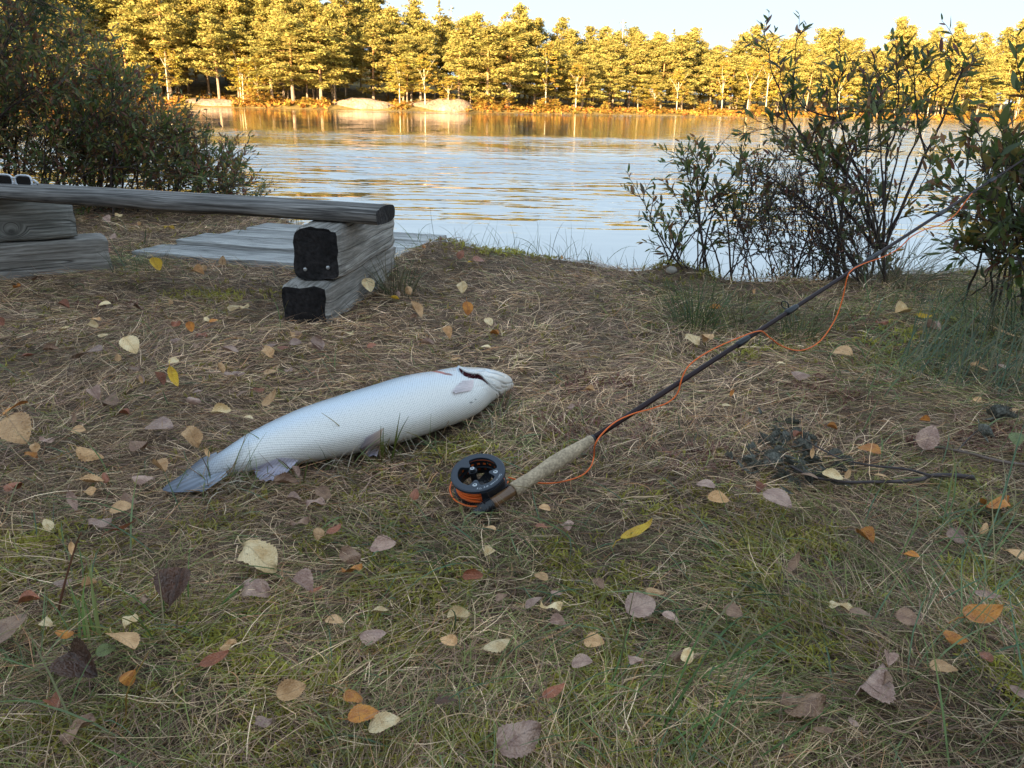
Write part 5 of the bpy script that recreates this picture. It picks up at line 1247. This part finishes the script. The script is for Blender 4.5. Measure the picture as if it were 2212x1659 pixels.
LEAVES = {
 'A': "385,45,460,45,R 645,28,727,28,C 845,52,940,48,B 125,65,195,65,B 600,120,660,120,T 395,212,472,215,C 580,178,650,190,C 640,228,715,225,C 1115,165,1180,160,R 1220,185,1265,220,O 1280,240,1350,240,R 1475,35,1560,40,C 1560,45,1620,40,C 1330,120,1365,135,C 1365,140,1418,128,O 0,160,45,180,R 290,350,395,345,B 155,390,245,375,R 0,310,50,310,B 810,350,915,385,C0 1100,420,1170,422,C0 520,410,690,440,P 1720,300,1800,295,P 1800,310,1880,305,R 1880,295,1960,290,P 1705,345,1785,375,T 2030,310,2105,350,P 1440,340,1550,350,P 1470,540,1545,510,P 1510,490,1600,480,P 1720,490,1800,470,T 845,490,930,500,B 890,540,950,560,P 1000,550,1080,585,R2 1090,540,1185,605,Y5 1110,275,1180,270,P 1885,225,1965,215,T 600,650,670,690,P3 670,690,760,650,B3 1260,630,1320,625,P 1540,640,1640,620,B 1640,630,1715,595,R5 1705,730,1815,665,T5 1385,770,1515,780,C 1595,790,1640,795,C 55,790,205,730,O0 65,890,225,985,T0 480,880,570,880,T 270,940,365,930,P 970,860,1135,880,P0 860,960,970,970,B 1210,930,1320,990,T4 525,1030,695,1040,T2 180,1045,260,1050,O4 530,1215,690,1200,T1 45,1230,165,1245,R2 870,1180,1010,1170,P 1005,1120,1080,1150,T3 810,1300,890,1350,B3 725,1400,880,1380,T0 460,1370,540,1430,P5 1220,700,1310,705,P 1790,1220,1930,1215,B2 1890,1150,1950,1180,P 1865,1330,1955,1330,P 2060,1280,2150,1310,B 1990,1350,2110,1350,P4",
 'B': "590,100,740,110,P4 740,215,915,135,R5 370,520,490,470,P1 145,640,280,610,R3 -20,960,200,760,B0 1100,490,1205,460,R3 1120,690,1210,520,D3 1590,310,1800,390,C4 1580,540,1760,560,P4 1905,500,2030,560,P3 2010,570,2100,530,R5 2115,750,2230,760,T0 680,1060,770,1030,G0 765,960,905,1060,T0 510,1110,680,1230,D3 1320,1100,1510,1030,R5 1805,1265,1990,1190,T1 440,1600,640,1450,B4 1670,1380,1770,1410,P 2125,190,2212,120,R5 1890,120,2010,90,B",
 'C': "200,260,370,280,P1 0,310,130,340,B4 10,430,140,400,O4 785,455,915,440,R2 930,290,980,250,C3 1815,235,2015,170,Y5 1970,510,2085,550,T1 1200,640,1300,590,P0 1285,640,1430,610,C4 1845,680,2020,610,P0 2065,700,2180,730,P0 1570,850,1700,890,T0 1485,1010,1625,1040,P0 915,910,1085,840,C1 200,680,310,690,C1 690,700,840,720,C2 120,820,290,830,P 610,1300,750,1250,D0 60,1180,130,1280,O1 50,1400,255,1340,O0 180,1450,390,1420,C0 1010,1560,1285,1480,P4 1300,1240,1440,1160,R5 1350,730,1450,750,P 2130,1000,2212,960,B",
 'D': "1115,170,1215,240,O3 1415,325,1510,370,O1 2080,300,2250,300,T1 250,660,380,690,B0 930,660,1080,700,C4 1050,740,1200,770,B0 1330,830,1490,860,B0 1735,920,1980,830,O5 1630,960,1800,1000,O1 630,1290,900,1290,B4 1115,1240,1255,1110,P3 1560,1160,1730,1160,T0 1845,640,2020,700,P5 2050,1310,2200,1390,P5 1065,1390,1110,1480,P5 660,440,755,380,B5 1710,180,1800,250,P",
 'E': "10,330,105,360,C4 120,330,190,320,T3 380,320,470,320,T1 170,150,260,160,O1 1350,270,1440,260,C3 1230,295,1310,300,R 1475,295,1580,300,Y5 1540,340,1640,370,P3 2010,390,2130,405,T5 965,450,1085,490,T0 695,600,820,605,P1 245,800,340,800,C0 925,940,985,950,O3 1130,1070,1265,1130,O0 1515,1100,1620,1030,P0 2110,1020,2160,1080,G0 1850,535,1890,540,T 1890,570,1960,580,T5 735,1250,860,1290,B0 890,1255,1025,1290,C1 1030,1290,1075,1240,T5 1225,1260,1340,1280,T0 85,1310,200,1350,P0 155,1400,290,1430,T1 505,1420,690,1490,P0 1945,1460,2090,1420,O4 1940,930,1970,950,D 600,515,655,520,C",
 'H': "1020,1010,1120,1060,C0 1365,1030,1430,1060,T 1810,1010,1880,1070,C4 1395,1225,1525,1270,T1 1850,1190,1920,1260,O0 2025,1300,2100,1325,C0 1990,1500,2080,1515,C0 855,1400,945,1420,C4 1060,1510,1135,1500,R0 1250,1105,1325,1110,Y 1800,795,1870,780,R0 1930,800,2025,790,R0 1895,805,1935,800,Y 1300,1060,1335,1085,P 1515,750,1545,760,O 1660,1410,1755,1440,T 1500,1470,1610,1480,P 605,1500,705,1550,P0 415,1390,520,1385,B1",
 'G': "1260,960,1355,990,Y1 860,800,920,820,R0 1830,930,1885,900,T3 1680,945,1720,965,T 1365,590,1450,590,Y4 870,530,930,550,P0 960,490,1020,490,C 910,690,975,700,P0 1605,990,1700,1000,T 290,1050,370,1060,B0 135,1110,190,1120,O"}
MARKS = [('the reel', 1040, 1040), ('the cork grip', 1200, 1005), ('the fish tail', 390, 1040), ('the anal fin', 590, 1015), ('the fish head', 1090, 830), ('the fish belly', 820, 960), ('the fish back', 650, 870), ('the right bench support', 660, 660), ('the left bench support', 80, 560),
         ('the walkway', 440, 560), ('the lower rod', 1420, 860), ('the hanging line loop', 1740, 755), ('the rush tuft', 1500, 690), ('the dark wilted branch', 1750, 960), ('the forked twig', 2000, 1035), ('the swirl of long grass', 2050, 830), ('the bright moss cushion', 1525, 1530),
         ('the lower right corner', 2150, 1560), ('the lower left corner', 60, 1580), ('the middle of the bottom edge', 1000, 1610), ('the upright dark leaf', 385, 1330), ('the tall red stalk', 150, 1200), ('the yellow narrow leaf', 1375, 1190), ('the broadleaf bush', 2150, 700), ('the left edge', 10, 850), ('the small leafy shrub', 1480, 590)]
POST = ['lying flat', 'lying cupped', 'rolled along its midrib', 'folded along its midrib', 'wavy and curled', 'narrow and boat shaped']
items = []
rl_ = random.Random(19)
for k, txt in LEAVES.items():
    for tok in txt.split():
        a = tok.split(','); x1, y1, x2, y2 = map(float, a[:4]); code = a[4][0]; var = int(a[4][1]) if len(a[4]) > 1 else rl_.choice([0, 1, 1, 2, 4, 3])
        items.append((*zm(k, x1, y1), *zm(k, x2, y2), code, var))
while len(items) < 252:                                          # small, half buried ones between the others
    v = 480 + 1150 * rl_.random() ** 1.3; u = rl_.uniform(10, 2200)
    p = gz(u, v)
    if p[1] > float(bank(p[0])) - .15 or not fishless(np.array([p[0]]), np.array([p[1]]))[0]: continue
    l = rl_.uniform(16, 36) / max(.7, p[1] ** .8); a = rl_.uniform(0, 6.28)
    items.append((u - l * math.cos(a) / 2, v - l * math.sin(a) * .25, u + l * math.cos(a) / 2, v + l * math.sin(a) * .25, rl_.choice('PTTBBRCTO'), rl_.choice([0, 1, 2, 3, 4, 5])))
recs = []
for (x1, y1, x2, y2, code, var) in items:
    a = gz(x1, y1, .012); c = gz(x2, y2, .012); mid = (a + c) / 2
    on_plank = 1420 < 0
    d = c - a; Lw = np.linalg.norm(d); app = math.hypot(x2 - x1, y2 - y1) * K * np.linalg.norm(mid - CAM) / F
    tilt = 0.0
    if Lw > app * 1.35: tilt = math.acos(max(.2, min(1, app * 1.15 / Lw))) * .8; Lw = app * 1.15
    Lw = max(.019, min(.08, Lw)) * 1.04
    yaw = math.atan2(d[1], d[0]); pitch = tilt if d[1] > 0 else -tilt
    M = Matrix.Rotation(yaw, 3, 'Z') @ Matrix.Rotation(-pitch + rl_.gauss(0, .2), 3, 'Y') @ Matrix.Rotation(rl_.gauss(0, .26) + (-.16 if mid[1] > 1.3 else -.05) * math.cos(yaw) * -1, 3, 'X')
    if var in (1, 2, 3, 4) and rl_.random() < .45: M = M @ Matrix.Rotation(math.pi, 3, 'X')
    recs.append((mid, M, Lw, code, var, (x1 + x2) / 2, (y1 + y2) / 2))
lab = {}
for i, (mid, M, Lw, code, var, u, v) in enumerate(recs):
    nm, mu, mv = min(MARKS, key=lambda m: math.hypot(m[1] - u, (m[2] - v) * 1.6))
    du, dv = u - mu, (v - mv) * 1.6
    rel = 'beside' if math.hypot(du, dv) < 40 else (('right of' if du > 0 else 'left of') if abs(du) > abs(dv) else ('in front of' if dv > 0 else 'behind'))
    if ' edge' in nm or 'corner' in nm: rel = 'near'
    lab.setdefault((code, var, rel, nm), []).append(i)
labels = {}
for (code, var, rel, nm), ids in lab.items():
    ids.sort(key=lambda i: math.hypot(recs[i][5] - next(m[1] for m in MARKS if m[0] == nm), recs[i][6] - next(m[2] for m in MARKS if m[0] == nm)))
    for j, i in enumerate(ids):
        pre = '' if len(ids) == 1 else ('nearest ' if j == 0 else ORD[j] + ' nearest ')
        labels[i] = f'{pre}{LEAFC[code][0]} leaf {POST[var]} {rel} {nm}'
for i, (mid, M, Lw, code, var, u, v) in enumerate(recs):
    o = link('fallen_leaf', leaf_data(var, rl_.randint(1, 3), code)); low = min((M @ Vector(q))[2] for q in ((.5, 0, 0), (-.5, 0, 0), (0, .38, .05), (0, -.38, .05))) * Lw
    R4 = M.to_4x4(); o.matrix_world = Matrix.Translation(Vector((mid[0], mid[1], float(ground(mid[0], mid[1])) + .030 - low))) @ R4 @ Matrix.Scale(Lw, 4)
    tag(o, labels[i], 'leaf', 'fallen leaves on the bank')

# ------------------------------------------------------------------ twigs, wilted branch, stalks
def zE(*a, z=.015): return np.array([gz(*zm('E', x, y), z) for x, y in a])
wb = empty('wilted_branch', tuple(zE((900, 1215))[0])); tag(wb, 'fallen forked branch with a heap of dark wilted leaves on the moss', 'branch'); org = np.array(wb.location)
b = MB(); P = zE((1890, 1195), (1750, 1180), (1610, 1182), (1550, 1205), (1450, 1218), (1250, 1222), (1050, 1222), (850, 1190), (700, 1120), z=.03) - org
b.tube(cr_interp(P, 40), np.linspace(.0042, .0018, 40), 6)
P = zE((1610, 1182), (1450, 1140), (1250, 1120), (1050, 1080), (900, 1010), (760, 930), z=.035) - org; b.tube(cr_interp(P, 30), np.linspace(.0024, .001, 30), 5)
b.build('stem', mat('dead_twig', (.075, .058, .055), .75, noise=(60, .4)), wb, True)
r = np.random.default_rng(77); DL = {}
M_wilt = mat('wilted_leaf', (.13, .125, .10), .6, noise=(8, .7), spec=.25)
def wilt_data(k):
    if k not in DL:
        V, Fc, UV = leaf_mesh(5 if k % 2 else 2, k + 30); V = V * np.array([1, .40, 1]); V[:, 2] += .5 * (V[:, 0]) ** 2 * (1 if k % 3 else -1); DL[k] = mesh('wilted_leaf', V, Fc, M_wilt, None, True, UV)
    return DL[k]
for i in range(130):
    cx, cy = [(640, 960), (740, 1010), (600, 1090), (800, 1120), (520, 1130), (880, 1180), (720, 1150), (680, 900)][i % 8]
    p = gz(*zm('E', cx + r.normal(0, 115), cy + r.normal(0, 50)), .012 + .014 * r.random()) - org
    o = link('wilted_leaf', wilt_data(int(r.integers(6))), wb); o.location = p; o.rotation_euler = (r.uniform(-1, 1), r.uniform(-.45, .45), r.uniform(0, 6.28)); s = r.uniform(.02, .042); o.scale = (s, s, s)
tw = empty('fallen_twig', tuple(zE((1800, 1030))[0])); tag(tw, 'thin grey brown twig lying on the moss at the right, above the forked branch', 'twig'); org = np.array(tw.location)
b = MB(); P = zE((1500, 950), (1600, 985), (1720, 1010), (1850, 1035), (2000, 1075), (2120, 1100), (2260, 1120), z=.03) - org; b.tube(cr_interp(P, 30), np.linspace(.0022, .003, 30), 6, (.16, .12, .10))
P = zE((1780, 1020), (1900, 900), (2010, 850), z=.03) - org; b.tube(cr_interp(P, 16), np.linspace(.0016, .001, 16), 5, (.1, .08, .07)); b.build('stem', M_trunk, tw, True)
for i in range(12):
    p = gz(*zm('E', [2040, 2090, 1930, 2120][i % 4] + r.normal(0, 25), [800, 810, 930, 790][i % 4] + r.normal(0, 12)), .03) - org
    o = link('wilted_leaf', wilt_data(int(r.integers(6))), tw); o.location = p; o.rotation_euler = (r.uniform(-1, 1), r.uniform(-.7, .7), r.uniform(0, 6.28)); s = r.uniform(.03, .05); o.scale = (s, s, s)
def stalk(label, pts, r0, c, zs):
    P = np.array([gy(*p, d) for p, d in zip(pts, zs)]); o = empty('dry_stalk', tuple(P[0])); tag(o, label, 'stalk'); b = MB(); b.tube(cr_interp(P - P[0], 24), np.linspace(r0, r0 * .5, 24), 5, c); b.build('stem', M_trunk, o, True)
y0 = gz(122, 1352)[1]
stalk('tall thin reddish stalk standing at the lower left', [(122, 1352), (130, 1300), (145, 1240), (165, 1175), (175, 1150)], .0017, (.14, .06, .035), [y0, y0, y0 + .01, y0 + .02, y0 + .02])
y0 = gz(272, 1600)[1]
stalk('bent yellow brown stalk near the bottom left', [(268, 1605), (272, 1540), (277, 1490), (320, 1410)], .0011, (.25, .15, .04), [y0, y0, y0, y0 + .03])
y0 = gz(1755, 612)[1] + .1
stalk('long arching bare stalk over the water beside the twiggy bush', [(1532, 360), (1560, 310), (1600, 275), (1640, 262), (1680, 268)], .0012, (.10, .075, .07), [3.0] * 5)
stalk('upright thin stalk over the water left of the twiggy bush', [(1600, 420), (1607, 340), (1606, 280), (1612, 232)], .0011, (.10, .075, .07), [3.0] * 4)
pb = link('pebble', mesh('pebble', *(lambda s: (np.array([v.co for v in s.verts]) * [1, .8, .75], [tuple(v.index for v in f.verts) for f in s.faces]))((lambda bm: (bmesh.ops.create_icosphere(bm, subdivisions=3, radius=.021), bm.verts.index_update(), bm)[2])(bmesh.new())), mat('pale_pebble', (.36, .32, .27), .8, noise=(40, .3)), None, True)); pb.location = gp(*gz(1449, 602)[:2], .012)
tag(pb, 'small pale round stone on the moss hummock by the water', 'stone')
print('objects', len(bpy.data.objects), 'tris', sum(len(m.loops) - 2 * len(m.polygons) for m in bpy.data.meshes))
